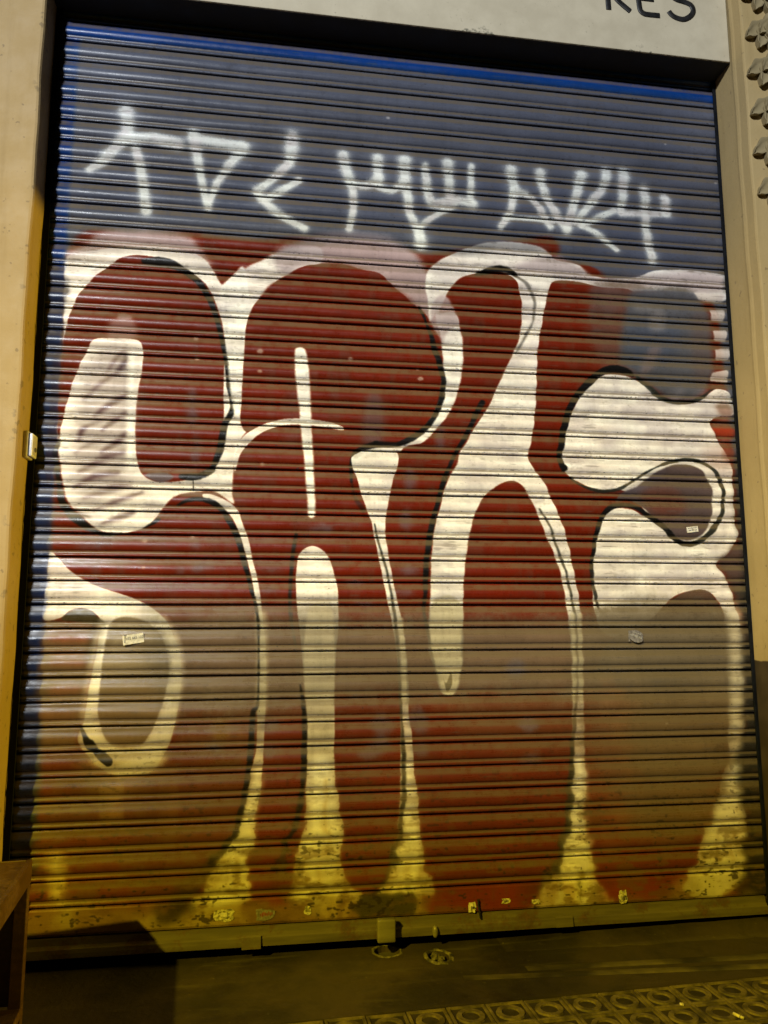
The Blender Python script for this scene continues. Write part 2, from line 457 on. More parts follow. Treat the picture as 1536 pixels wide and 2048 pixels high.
('S',(17,16,18),0.9,0.08,'0.07 0.12 0.22 0.22 0.14 0.14 0.14 0.19 0.24 0.24 0.21 0.28','17.04,-12 17.52,-13.14 17.72,-13.99 17.98,-14.71 18.14,-15.44 18.13,-16.05 17.96,-16.71 17.66,-17.34 17.23,-17.84 16.61,-18.34 15.98,-18.64 14.93,-18.68'),
('S',(17,16,18),0.95,0.08,'0.28 0.28 0.37 0.18 0.09','14.93,-18.68 14.42,-18.88 14.06,-19.17 13.85,-19.64 13.83,-20.45'),
('S',(17,16,18),0.5,0.12,'0.09 0.09 0.2 0.18','13.83,-20.34 13.93,-20.91 14.11,-21.36 14.38,-21.74'),
('F',(246,244,240),1,0.1,0.03,1,'8.66,-20.13 8.6,-19.46 8.71,-18.93 9.06,-18.46 9.58,-18.07 10.33,-17.75 11.09,-17.62 11.99,-17.63 12.9,-17.72 13.45,-17.93 13.41,-18.07 12.75,-17.98 11.84,-17.9 10.94,-17.91 10.27,-18.09 9.72,-18.39 9.24,-18.82 8.86,-19.38'),
('S',(246,244,240),1,0.12,'0.5 0.66 0.61 0.54 0.47 0.43 0.38 0.36 0.33','11.45,-14.49 11.55,-15.27 11.63,-16.22 11.71,-17.15 11.77,-18.09 11.88,-19.24 11.96,-20.39 12.03,-21.29 12.06,-21.97'),
('F',(246,244,240),1,0.06,0.04,1,'13.83,-19.34 14.19,-19.07 14.82,-18.89 15.81,-18.95 16.02,-19.3 15.95,-19.72 15.74,-20.29 15.6,-20.98 15.48,-21.58 15.39,-22.25 15.39,-22.82 15.52,-23.72 15.68,-24.62 15.86,-25.52 16.04,-26.29 16.17,-27.11 16.3,-27.95 16.38,-29.04 16.44,-30.12 16.53,-31.19 16.59,-32.25 16.65,-33.31 16.79,-34.36 16.87,-35.39 16.93,-36.22 17.06,-36.94 17.31,-37.66 17.52,-38.28 15.04,-38.35 15.32,-37.46 15.53,-36.77 15.73,-35.96 15.89,-34.94 16,-33.71 16.03,-32.24 16.04,-30.75 15.98,-29.25 15.87,-28.05 15.74,-27.18 15.58,-26.36 15.41,-25.52 15.23,-24.63 15.07,-23.84 14.93,-23.17 14.82,-22.65 14.75,-22.26 14.54,-21.74 14.29,-21.01 14.06,-20.21 13.88,-19.76'),
('S',(46,46,42),0.9,0.08,'0.07 0.09 0.11 0.11 0.11 0.11 0.11 0.13 0.16 0.18 0.18 0.2 0.22 0.26','14.89,-22.37 15.09,-23.28 15.34,-24.06 15.52,-24.8 15.72,-25.96 15.85,-26.96 15.96,-28.38 16.04,-30.11 16.12,-31.61 16.2,-33.08 16.09,-34.54 15.93,-35.56 15.66,-36.67 15.23,-37.66'),
('F',(246,244,240),1,0.12,0.04,1,'17.52,-12.67 17.46,-11.77 17.34,-10.9 17.42,-10.22 17.74,-9.79 18.49,-9.28 19.34,-8.85 20.35,-8.52 21.62,-8.37 22.77,-8.44 23.53,-8.72 23.9,-9.09 24.93,-9.27 25.88,-9.76 26.61,-9.89 28.07,-9.71 28.81,-9.42 29.44,-9.25 30.91,-9.14 32.71,-9.26 33.02,-9.61 32.78,-10.65 31.09,-10.65 29.91,-10.36 27.69,-10.5 26.19,-10.39 24.9,-10.14 23.76,-10.22 23.43,-10.94 23.23,-11.72 23.02,-12.75 22.83,-13.77 22.74,-15.22 22.58,-17.2 22.4,-18.18 22.22,-19.15 22.88,-20.1 23.2,-20.81 23.52,-21.56 23.8,-22.22 24.03,-23.16 24.27,-24.56 24.45,-25.6 24.51,-27.32 24.48,-29.13 24.48,-31.14 24.44,-33.11 24.36,-34.62 24.26,-35.9 24.35,-36.75 24.7,-37.23 25,-37.87 25.33,-38.79 25.51,-39.52 20.38,-39.44 21.38,-38.81 22.1,-38.1 22.79,-37.51 23.14,-36.69 23.39,-36.07 23.59,-35.02 23.76,-33.74 23.85,-32.44 23.94,-30.24 23.97,-28.67 23.93,-27.32 23.84,-26.36 23.75,-25.49 23.63,-24.79 23.48,-24.17 23.26,-23.52 22.99,-22.89 22.74,-22.24 22.47,-21.58 22.15,-20.88 21.82,-20.43 21.41,-20.21 20.88,-20.34 20.43,-20.61 20.04,-20.95 19.75,-21.4 19.5,-21.97 19.24,-22.99 19.03,-24.37 18.94,-25.73 18.9,-28.18 18.77,-29.06 18.55,-29.8 18.18,-29.95 17.85,-29.79 17.69,-29.38 17.58,-28.79 17.36,-28.17 17.3,-27.51 17.31,-26.74 17.41,-25.73 17.45,-24.38 17.55,-23.24 17.65,-22.51 17.78,-21.95 17.97,-21.3 18.12,-20.69 18.37,-20.1 18.73,-19.5 18.88,-18.92 19.18,-18.49 19.43,-18 19.68,-17.56 20.02,-17.11 20.4,-16.51 20.61,-16.01 20.95,-15.31 21.31,-14.55 21.62,-13.93 21.89,-13.22 22.04,-12.37 22.07,-11.53 22,-10.98 21.84,-10.37 21.45,-10.04 20.7,-9.94 19.94,-10.07 19.19,-10.3 18.69,-10.74 18.39,-11.21 18.16,-11.63 17.82,-12.13'),
('F',(170,154,160),0.75,0.25,0.06,1,'23.65,-8.84 24.93,-9.33 26.21,-9.92 28.61,-9.65 30.9,-9.2 32.7,-9.37 32.76,-10.14 31.1,-10.38 29.93,-10.09 27.7,-10.34 26.2,-10.23 24.65,-9.92 22.6,-9.86 21.58,-9.72'),
('F',(74,77,90),0.55,0.3,0.06,1,'18.34,-9.24 20.1,-8.43 21.88,-8.25 23.41,-8.5 22.63,-8.82 21.1,-8.77 19.59,-9.14'),
('F',(96,25,9),0.85,0.2,0.06,1,'23.05,-8.21 23.58,-7.96 23.99,-8.14 24.07,-8.71 23.61,-8.66'),
('F',(96,25,9),0.9,0.15,0.06,1,'25.14,-9.31 25.61,-9.33 26.12,-9.66 25.85,-9.79 25.39,-9.61'),
('F',(96,25,9),1,0.08,0.03,1,'18.01,-12.19 18.21,-11.63 18.51,-11.08 18.87,-10.6 19.32,-10.29 20.02,-10.01 20.7,-9.89 21.45,-10.04 21.84,-10.37 22.03,-11.1 22.06,-11.79 21.99,-12.45 21.77,-13.32 21.42,-14.17 20.95,-15.11 20.64,-15.94 20.23,-16.76 19.92,-17.26 19.43,-18 19.15,-18.49 18.88,-18.92 18.68,-19.5 18.37,-20.03 18.12,-20.69 17.95,-21.35 17.75,-21.95 17.24,-22.1 16.08,-21.2 16.09,-18.99 17.27,-18.48 17.99,-17.67 18.48,-17.02 18.83,-16.19 19.04,-15.27 19.13,-14.21 19.02,-13.05 18.74,-12.14'),
('F',(170,154,160),0.85,0.15,0.03,1,'17.62,-12.76 17.57,-12.14 17.87,-11.45 18.31,-11.37 18.75,-11.99 18.98,-12.81 19.08,-13.92 18.94,-15.28 18.54,-16.39 18.01,-16.17 18.17,-14.95 18.09,-13.72'),
('F',(246,244,240),0.9,0.15,0.03,1,'18.14,-13.72 18.54,-12.96 18.98,-12.93 19.11,-14.04 18.99,-15.28 18.61,-16.53 18.12,-17.33 17.71,-17.82 17.27,-18.17 17.71,-17.29 18.06,-16.41 18.19,-15.19'),
('S',(17,16,18),0.95,0.08,'0.07 0.12 0.22 0.24 0.22 0.29','17.04,-12 17.52,-13.14 17.75,-13.99 18,-14.76 18.16,-15.56 18.06,-16.36'),
('S',(17,16,18),0.95,0.08,'0.29 0.26 0.26 0.28 0.19','18.06,-16.36 17.81,-17.05 17.33,-17.79 16.66,-18.33 16,-18.64'),
('S',(17,16,18),1,0.08,'0.12 0.3 0.35 0.3 0.15','19.82,-10.15 20.27,-9.97 20.87,-9.8 21.43,-9.81 21.83,-10.04'),
('S',(70,66,66),0.7,0.12,'0.1 0.18 0.18 0.15 0.13 0.1','21.83,-10.04 22.32,-10.44 22.66,-10.98 22.72,-11.75 22.51,-12.6 21.72,-13.98'),
('S',(17,16,18),1,0.07,'0.29 0.27 0.22 0.19 0.17 0.19 0.24','19.99,-16.53 19.68,-17.12 19.33,-17.86 18.94,-18.54 18.59,-19.15 18.32,-19.75 18,-20.58'),
('S',(17,16,18),1,0.07,'0.19 0.21 0.23 0.28 0.26 0.25 0.21','18,-20.58 17.86,-21.16 17.66,-21.82 17.51,-22.44 17.39,-23.13 17.27,-23.82 17.21,-24.61'),
('S',(17,16,18),0.9,0.08,'0.21 0.18 0.16 0.16 0.14','17.21,-24.61 17.18,-25.51 17.11,-26.29 17.24,-26.85 17.33,-27.4'),
('S',(70,64,52),0.7,0.1,'0.14 0.18 0.23 0.09','17.33,-27.4 17.55,-28.17 17.7,-28.83 17.81,-29.38'),
('F',(92,84,66),0.8,0.06,0.06,1,'17.95,-29.1 18.12,-29.45 18.33,-29.06 18.3,-29.54 18.14,-29.71'),
('S',(17,16,18),0.9,0.05,'0.09 0.09 0.09 0.09','18.09,-28.16 18.16,-28.31 18.21,-28.09 18.28,-28.29'),
('F',(96,25,9),1,0.08,0.04,1,'18.89,-28.41 18.96,-25.73 19.05,-24.37 19.27,-22.99 19.52,-21.97 19.77,-21.4 20.07,-20.95 20.46,-20.61 20.9,-20.34 21.41,-20.21 21.8,-20.41 22.12,-20.85 22.45,-21.56 22.72,-22.24 22.96,-22.89 23.24,-23.52 23.46,-24.17 23.61,-24.79 23.73,-25.49 23.82,-26.36 23.9,-27.32 23.95,-28.67 23.91,-30.24 23.83,-32.44 23.74,-33.74 23.57,-35.02 23.37,-36.07 23.12,-36.69 22.76,-37.51 22.08,-38.1 21.29,-38.8 19.49,-39.19 17.74,-38.69 17.27,-37.46 17.02,-36.43 16.89,-35.4 16.77,-34.36 16.65,-33.1 16.57,-31.83 16.44,-30.12 17.61,-30.57 18.64,-30.15'),
('S',(52,50,46),0.85,0.08,'0.1 0.12 0.12 0.12 0.12 0.12 0.12','22.64,-21.53 23.02,-22.04 23.26,-22.65 23.48,-23.4 23.75,-24.1 23.92,-24.79 24.07,-25.53'),
('S',(56,54,48),0.8,0.08,'0.12 0.12 0.12 0.12 0.17 0.21 0.23 0.26 0.28 0.32 0.27','24.07,-25.53 24.22,-26.63 24.21,-28 24.1,-30.24 23.95,-31.78 23.75,-33.3 23.63,-34.59 23.48,-35.65 23.18,-36.7 22.74,-37.62 21.71,-38.41'),
('S',(70,66,46),0.7,0.1,'0.16 0.21 0.32 0.27','23,-36.69 23.04,-37.53 23.07,-38.57 23.12,-39.08'),
('S',(36,20,16),0.8,0.2,'0.32 0.5 0.36','22.1,-38.1 21.52,-38.49 21.07,-38.46'),
('F',(96,25,9),1,0.1,0.03,1,'23.71,-10.27 24.9,-10.16 26.19,-10.39 27.82,-10.49 27.91,-11.9 27.67,-13.46 27.3,-14.75 25.99,-15.07 24.92,-16.12 24.07,-17.39 23.75,-19.35 24.76,-20.29 25.75,-20.62 26.76,-20.6 25.97,-21.22 25.48,-22.19 25.23,-23.38 25.12,-24.78 25.31,-26.18 24.62,-26.41 24.43,-25.48 24.27,-24.56 24.05,-23.27 23.79,-22.27 23.52,-21.61 23.2,-20.85 22.88,-20.14 22.22,-19.23 22.4,-18.18 22.55,-17.2 22.7,-15.72 22.8,-13.97 23.02,-12.75 23.23,-11.72 23.43,-10.94'),
('F',(88,88,100),0.45,0.3,0.06,1,'25.67,-10.32 27.24,-10.43 27.48,-10.88 26.51,-11.98 25.88,-11.5 25.69,-13.56 25.6,-12.03'),
('F',(92,72,68),0.7,0.7,0.2,1,'25.93,-10.46 28.58,-10.28 28.33,-14.96 26.39,-14.67 25.67,-13.57'),
('F',(78,78,86),1,0.32,0.05,1,'27.66,-10.61 28.84,-10.27 30.39,-10.09 31.05,-10.28 31.57,-10.78 31.89,-11.66 31.91,-12.97 31.91,-14.27 31.67,-15.01 31.2,-15.64 30.68,-15.95 30.03,-16.03 29.33,-15.9 28.67,-15.48 27.97,-14.85 27.31,-14.45 26.97,-14.01 27.33,-11.93'),
('F',(60,72,98),0.4,0.5,0.06,1,'27.55,-12.18 29.29,-11.81 30.34,-12.28 29.71,-13.87 27.83,-14.47 27.31,-13.48'),
('F',(160,150,150),0.4,0.25,0.06,1,'28.77,-11.58 29.45,-11.49 29.43,-12.33 28.73,-12.47'),
('F',(150,120,112),0.4,0.25,0.06,1,'28.54,-13.41 29.16,-13.33 28.62,-14.49 28.03,-14.67'),
('F',(120,116,118),0.5,0.25,0.06,1,'27.95,-11.17 29.33,-11.13 29.2,-11.51 27.98,-11.53'),
('F',(92,70,64),0.4,0.4,0.06,1,'30.91,-11.72 31.89,-11.66 31.83,-14.28 30.95,-15.35'),
('F',(200,190,186),0.85,0.12,0.12,0,'31.11,-10.33 32.78,-10.33 32.62,-10.66 31.38,-10.68'),
('F',(200,190,186),0.85,0.12,0.12,0,'31.9,-11.18 32.75,-11.13 32.65,-11.75 31.97,-11.73'),
('F',(200,190,186),0.85,0.12,0.12,0,'32.01,-12.28 32.78,-12.21 32.71,-12.82 32.09,-12.8'),
('F',(200,190,186),0.85,0.12,0.12,0,'32.06,-13.22 32.88,-13.15 32.81,-13.76 32.11,-13.77'),
('F',(200,190,186),0.85,0.12,0.12,0,'31.79,-14.49 32.69,-14.29 32.65,-14.96 31.71,-14.9'),
('F',(246,244,240),1,0.1,0.04,1,'25.62,-15.21 26.13,-14.86 26.78,-14.78 27.5,-14.92 28.06,-15.17 28.59,-15.58 29.2,-15.94 30.03,-16.15 30.94,-16.01 31.5,-15.63 32.03,-15.3 32.72,-15.53 32.86,-16.55 31.93,-16.74 31.59,-17.11 31.91,-17.85 32.19,-18.47 32.53,-18.97 32.57,-19.84 32.54,-21.82 32.64,-22.68 32,-23.53 31.44,-24.02 31.92,-24.74 32.17,-25.57 32.33,-26.29 32.48,-27 32.48,-28.52 32.41,-30.84 32.2,-33.1 31.86,-34.21 32.02,-34.88 32.08,-35.99 32.02,-37.52 31.45,-38.57 29.22,-39.09 28.9,-38.34 29.52,-37.4 30.02,-36.39 30.41,-35.71 30.71,-35.01 30.94,-34.18 31.22,-33.3 31.45,-32.18 31.6,-30.36 31.64,-28.75 31.65,-27.11 31.57,-26.05 31.19,-25.55 30.79,-25.27 30.28,-25.25 29.3,-25.47 28.6,-26.03 27.97,-26.59 27.22,-27.01 26.69,-27.28 26.04,-27.42 25.58,-27.23 25.33,-26.82 25.14,-26.06 25.12,-24.78 25.23,-23.38 25.5,-22.31 25.85,-21.66 26.32,-21.41 27.18,-21.44 27.87,-21.71 27.51,-20.95 26.76,-20.53 26.03,-20.57 25.25,-20.47 24.64,-20.17 24.13,-19.87 23.85,-19.35 23.93,-18.5 24.16,-17.51 24.61,-16.43 25.09,-15.74'),
('S',(166,158,170),0.45,0.5,'0.1 0.36 0.1','25.16,-16.46 25.59,-16.09 25.91,-15.73'),
('S',(166,158,170),0.45,0.5,'0.1 0.36 0.1','26.48,-17.32 26.91,-16.96 27.23,-16.6'),
('S',(166,158,170),0.45,0.5,'0.1 0.36 0.1','27.8,-18.19 28.23,-17.83 28.56,-17.47'),
('S',(166,158,170),0.45,0.5,'0.11 0.37 0.11','29.28,-16.31 29.72,-15.94 30.06,-15.57'),
('S',(166,158,170),0.45,0.5,'0.11 0.37 0.11','30.63,-17.19 31.07,-16.82 31.42,-16.45'),
('S',(166,158,170),0.45,0.5,'0.11 0.38 0.11','31.98,-18.08 32.43,-17.71 32.78,-17.34'),
('S',(166,158,170),0.45,0.5,'0.1 0.36 0.1','26.39,-16.46 26.82,-16.09 27.15,-15.72'),
('S',(166,158,170),0.45,0.5,'0.1 0.36 0.1','27.71,-17.33 28.15,-16.96 28.48,-16.6'),
('S',(166,158,170),0.45,0.5,'0.1 0.37 0.11','29.04,-18.2 29.48,-17.84 29.82,-17.47'),
('S',(166,158,170),0.45,0.5,'0.11 0.37 0.11','30.55,-16.31 31,-15.93 31.34,-15.56'),
('S',(166,158,170),0.45,0.5,'0.11 0.38 0.11','31.9,-17.2 32.36,-16.82 32.71,-16.45'),
('S',(166,158,170),0.45,0.5,'0.1 0.36 0.1','26.18,-18.32 26.6,-17.96 26.93,-17.6'),
('S',(166,158,170),0.45,0.5,'0.1 0.37 0.1','27.63,-16.46 28.06,-16.08 28.4,-15.72'),
('S',(166,158,170),0.45,0.5,'0.1 0.37 0.11','28.96,-17.33 29.4,-16.96 29.74,-16.6'),
('S',(166,158,170),0.45,0.5,'0.11 0.37 0.11','30.3,-18.21 30.74,-17.84 31.08,-17.48'),
('S',(166,158,170),0.45,0.5,'0.11 0.38 0.11','31.83,-16.31 32.28,-15.93 32.63,-15.56'),
('S',(160,154,160),0.5,0.5,'0.1 0.35 0.1','25.61,-23.3 26.02,-23.01 26.54,-22.67'),
('S',(160,154,160),0.5,0.5,'0.1 0.35 0.1','27.1,-23.97 27.52,-23.68 28.04,-23.34'),
('S',(160,154,160),0.5,0.5,'0.1 0.36 0.1','28.61,-24.64 29.03,-24.36 29.56,-24.02'),
('S',(160,154,160),0.5,0.5,'0.1 0.36 0.1','30.12,-25.32 30.55,-25.03 31.09,-24.7'),
('S',(160,154,160),0.5,0.5,'0.1 0.35 0.1','26.33,-26.01 26.74,-25.73 27.26,-25.4'),
('S',(160,154,160),0.5,0.5,'0.1 0.36 0.1','27.96,-23.87 28.39,-23.58 28.91,-23.24'),
('S',(160,154,160),0.5,0.5,'0.1 0.36 0.1','29.48,-24.54 29.9,-24.25 30.44,-23.91'),
('S',(160,154,160),0.5,0.5,'0.1 0.35 0.1','25.7,-25.25 26.11,-24.97 26.62,-24.63'),
('S',(160,154,160),0.5,0.5,'0.1 0.35 0.1','27.18,-25.92 27.59,-25.64 28.11,-25.31'),
('S',(160,154,160),0.5,0.5,'0.1 0.36 0.1','28.83,-23.76 29.26,-23.47 29.79,-23.13'),
('S',(160,154,160),0.5,0.5,'0.1 0.36 0.1','30.36,-24.44 30.79,-24.15 31.33,-23.81'),
('S',(160,154,160),0.5,0.5,'0.1 0.35 0.1','26.54,-25.15 26.96,-24.87 27.47,-24.53'),
('F',(122,84,72),0.7,0.2,0.06,1,'31.92,-16.13 32.68,-15.99 32.8,-16.68 32.1,-16.68'),
('F',(150,46,24),0.85,0.15,0.06,1,'31.68,-17.25 32.76,-17.21 32.77,-17.77 31.98,-17.7'),
('F',(120,70,60),0.6,0.2,0.06,1,'32.08,-18.48 32.73,-18.33 32.73,-19.08 32.32,-18.97'),
('F',(150,92,72),0.35,0.5,0.06,1,'31.02,-18.51 32.36,-18.34 32.56,-19.34 31.49,-19.37'),
('F',(82,68,70),1,0.12,0.04,1,'26.48,-21.07 27.15,-21 27.84,-21.38 28.23,-21.75 28.85,-22.13 29.24,-22.51 29.66,-22.84 30.33,-22.83 30.92,-22.43 31.28,-21.84 31.4,-21.11 31.43,-20.32 31.22,-19.83 30.96,-19.46 30.4,-19.2 29.53,-19.2 28.66,-19.55 28.07,-19.96 27.54,-20.34 26.76,-20.67'),
('F',(96,50,40),0.7,0.4,0.06,1,'27.78,-20.58 29.33,-20.42 30.07,-21.13 29.25,-21.76 28.23,-21.66'),
('F',(74,70,88),0.6,0.3,0.06,1,'26.25,-20.69 27.54,-20.27 28.34,-19.76 29.13,-19.44 28.58,-20.07 27.26,-20.71'),
('F',(66,52,52),0.95,0.25,0.06,1,'31.45,-23.9 32.01,-23.41 32.45,-23.04 32.96,-23.04 32.96,-24.73 32.84,-26.41 32.45,-26.05 32.19,-25.34 31.92,-24.62'),
('F',(84,62,52),1,0.08,0.03,1,'25.68,-27.78 26.84,-27.19 27.56,-26.82 28.18,-26.41 28.66,-26.01 29.19,-25.61 29.66,-25.37 30.33,-25.23 30.84,-25.27 31.18,-25.58 31.56,-26.1 31.67,-27.16 31.64,-28.75 31.6,-30.36 31.45,-32.18 31.21,-33.41 27.58,-33.86 25.09,-30.26'),
('S',(17,16,18),1,0.07,'0.18 0.29 0.34 0.34 0.33 0.36 0.33 0.33 0.33 0.33 0.35','27.66,-14.79 27.3,-14.63 26.81,-14.52 26.29,-14.6 25.77,-14.88 25.39,-15.25 25.02,-15.62 24.67,-16.05 24.35,-16.56 24.13,-17.19 23.96,-17.69'),
('S',(17,16,18),1,0.07,'0.33 0.3 0.27 0.32 0.32','23.96,-17.69 23.86,-18.33 23.74,-18.87 23.8,-19.35 23.92,-19.54'),
('S',(34,36,34),0.95,0.06,'0.12 0.12 0.15 0.18 0.15 0.13 0.1 0.1 0.13 0.16 0.16 0.19 0.19','24.25,-19.99 24.78,-20.36 25.42,-20.56 26.03,-20.59 26.72,-20.43 27.4,-20.05 28.11,-19.61 28.8,-19.27 29.44,-19.06 30.23,-18.91 31.01,-19.04 31.59,-19.42 31.91,-19.86'),
('S',(30,32,30),0.95,0.06,'0.19 0.19 0.21 0.26 0.29 0.26 0.23 0.23','31.91,-19.86 32.02,-20.55 31.94,-21.29 31.75,-21.83 31.35,-22.33 31.01,-22.65 30.63,-22.92 30.16,-23.05'),
('S',(17,16,18),1,0.06,'0.21 0.23 0.28 0.31 0.28 0.23 0.2 0.18','30.16,-23.05 29.75,-23.01 29.42,-22.82 29.11,-22.56 28.77,-22.2 28.42,-21.94 28.03,-21.71 27.63,-21.43'),
('S',(17,16,18),1,0.06,'0.18 0.2 0.23 0.23 0.23 0.23 0.22 0.2 0.2 0.17','27.63,-21.43 27.16,-21.27 26.65,-21.26 26.25,-21.34 25.88,-21.61 25.64,-22.04 25.44,-22.52 25.29,-23.19 25.17,-23.73 25.09,-24.36'),
('S',(34,32,30),0.9,0.07,'0.2 0.17 0.17 0.1','25.09,-24.36 25.16,-25.02 25.24,-25.48 25.39,-26.13'),
('S',(40,46,44),0.9,0.07,'0.18 0.24 0.24 0.21 0.19 0.19 0.16','27.84,-14.83 28.24,-15.22 28.71,-15.63 29.17,-15.91 29.87,-16.08 30.75,-15.97 31.36,-15.69'),
('S',(40,42,40),0.8,0.07,'0.16 0.11 0.08','31.36,-15.69 31.64,-15.42 31.87,-15.31'),
('F',(246,244,240),1,0.07,0.04,1,'11.43,-24.32 11.51,-23.81 11.75,-23.52 12.06,-23.39 12.37,-23.45 12.68,-23.67 12.91,-24.02 13.09,-24.64 13.23,-25.13 13.28,-25.97 13.29,-27.01 13.2,-27.92 13.15,-28.89 13.13,-30.06 13.16,-31.12 13.13,-32.37 13.18,-33.31 13.34,-34.24 13.51,-35.06 13.43,-36.07 13.65,-37.08 14.12,-37.87 14.19,-38.31 11.16,-38.31 11.27,-37.76 11.55,-36.89 11.79,-36 11.86,-35 11.94,-33.47 11.97,-32.13 11.93,-30.46 11.85,-29.41 11.73,-28.34 11.65,-27.48 11.55,-26.73 11.46,-26.01 11.4,-25.09'),
('S',(26,24,24),0.9,0.08,'0.11 0.15 0.18 0.15 0.13 0.15 0.09','11.39,-22.88 11.29,-23.46 11.21,-24.33 11.16,-25.31 11.17,-26.08 11.27,-26.84 11.46,-27.81'),
('S',(44,40,32),0.5,0.15,'0.11 0.13','11.46,-27.81 11.75,-30.04'),
('S',(28,26,24),0.92,0.09,'0.19 0.21 0.21 0.21 0.21 0.23 0.25 0.25','11.79,-30.15 11.87,-31.09 11.86,-32.13 11.83,-33.16 11.68,-34.22 11.48,-34.98 11.2,-35.87 10.88,-36.95'),
('S',(60,40,24),0.4,0.3,'0.29 0.29','10.88,-36.95 10.63,-37.73'),
('S',(150,146,138),0.4,0.2,'0.09 0.09 0.09','12.24,-31.14 12.26,-31.73 12.21,-32.31'),
('S',(150,146,138),0.4,0.2,'0.09 0.09 0.09','12.56,-31.34 12.59,-31.73 12.53,-32.32'),
('S',(150,146,138),0.4,0.2,'0.09 0.09 0.09','12.79,-30.78 12.82,-31.74 12.76,-32.49'),
('F',(246,244,240),1,0.08,0.03,1,'7.28,-21.18 7.71,-21.17 8.21,-21.38 8.63,-21.64 8.88,-21.95 9.06,-22.47 9.32,-23.13 9.51,-24.01 9.7,-24.67 9.84,-25.32 9.96,-26.19 10.07,-27.05 10.15,-27.9 10.21,-28.96 10.21,-30.02 10.17,-31.06 10.15,-32.09 10.1,-33.01 10.02,-33.92 9.91,-34.62 9.82,-35.22 9.73,-35.91 9.68,-36.6 9.66,-37.49 9.82,-38.08 7.32,-38.52 7.65,-37.77 8.23,-36.93 8.65,-36.06 9,-35.29 9.29,-34.5 9.49,-33.7 9.64,-32.81 9.83,-32.08 9.85,-31.05 9.83,-30.01 9.85,-28.96 9.83,-27.9 9.74,-26.83 9.66,-25.97 9.53,-25 9.27,-24.02 9.01,-23.18 8.72,-22.44 8.38,-21.95 7.94,-21.65 7.51,-21.51'),
('F',(96,25,9),1,0.08,0.03,1,'6.75,-21.41 7.18,-21.31 7.61,-21.46 8.05,-21.69 8.4,-21.98 8.72,-22.44 8.99,-23.14 9.25,-24.02 9.49,-25 9.62,-25.97 9.73,-27.05 9.79,-28.11 9.81,-29.17 9.8,-30.63 9.79,-31.87 9.6,-32.89 9.47,-33.7 9.26,-34.5 8.96,-35.28 8.61,-36.06 8.19,-36.92 7.29,-37.75 5.71,-37.86 4.56,-33.93 6.49,-32 6.69,-28.92 6.21,-27.04 5.24,-25.98 3.16,-25.14 1.48,-23.89 1.19,-22.4 3.06,-23.12 5.31,-22.54 5.92,-21.78'),
('S',(17,16,18),1,0.07,'0.08 0.17 0.24 0.24 0.22 0.24 0.26 0.24 0.22','6.25,-21.69 6.71,-21.46 7.22,-21.4 7.79,-21.57 8.18,-21.89 8.45,-22.31 8.72,-22.79 8.95,-23.36 9.17,-24.19'),
('S',(17,16,18),1,0.07,'0.22 0.19 0.17 0.13 0.09','9.17,-24.19 9.33,-24.71 9.49,-25.32 9.66,-25.86 9.8,-26.62'),
('S',(40,34,28),0.5,0.15,'0.11 0.11 0.11','9.76,-26.62 9.86,-28.54 9.82,-30.43'),
('S',(24,22,20),0.92,0.09,'0.19 0.23 0.21 0.21 0.21 0.25 0.37 0.48 0.6','9.67,-30.53 9.62,-31.87 9.52,-32.89 9.39,-33.9 9.17,-34.89 8.88,-35.64 8.45,-36.29 7.96,-36.86 7.18,-37.46'),
('S',(32,26,16),0.8,0.2,'0.6 0.68 0.44','7.28,-37.46 6.9,-37.83 6.47,-38'),
('F',(246,244,240),1,0.08,0.04,1,'1.09,-23.76 1.44,-24.03 1.91,-24.52 2.44,-24.89 3.16,-25.23 3.82,-25.45 4.45,-25.66 5.07,-25.94 5.63,-26.32 6.04,-26.76 6.26,-27.25 6.53,-27.84 6.63,-28.51 6.66,-29.23 6.59,-30.06 6.49,-30.78 6.31,-31.59 6.09,-32.09 5.8,-32.58 5.32,-32.97 3.92,-32.88 3.21,-32.31 2.68,-31.7 2.62,-31.2 2.8,-30.8 2.9,-29.8 3.02,-28.88 3.16,-28.06 3.24,-27.28 3.31,-26.69 3.01,-26.32 2.5,-26.13 2,-26.24 1.72,-26.51 0.99,-26.57 1,-25.36 1.05,-24.52'),
('F',(170,154,160),0.5,0.3,0.06,1,'1.09,-23.89 1.71,-24.52 2.34,-25.04 3.17,-25.35 2.17,-25.67 1.08,-25.36'),
('F',(60,52,34),1,0.12,0.06,1,'1.7,-26.61 1.97,-26.32 2.44,-26.15 2.89,-26.23 3.18,-26.49 3.48,-26.74 3.34,-26.86 2.23,-26.69'),
('F',(112,92,68),1,0.2,0.06,1,'0.99,-26.67 2.23,-26.73 3.32,-26.86 3.23,-27.44 3.11,-28.27 2.98,-28.88 2.87,-29.9 2.75,-30.7 2.59,-31.3 2.5,-31.89 1.21,-31.86 1.18,-30.67 0.88,-29.86 0.95,-27.64'),
('F',(140,62,38),0.55,0.3,0.06,1,'1.45,-27.06 2.85,-27.15 2.83,-27.52 1.27,-27.43'),
('F',(140,62,38),0.55,0.3,0.06,1,'1.5,-28.01 2.86,-28.1 2.72,-28.47 1.41,-28.46'),
('F',(140,62,38),0.55,0.3,0.06,1,'1.38,-29.27 2.56,-29.2 2.38,-29.69 1.41,-29.79'),
('F',(140,62,38),0.55,0.3,0.06,1,'1.24,-30.27 2.42,-30.29 2.24,-30.77 1.27,-30.75'),
('F',(60,52,40),0.6,0.3,0.06,1,'2.96,-26.82 3.28,-26.94 3.04,-28.47 2.76,-28.47'),
('F',(70,56,36),0.6,0.3,0.06,1,'0.84,-28.86 1.38,-29.27 1.33,-29.87 0.99,-29.97'),
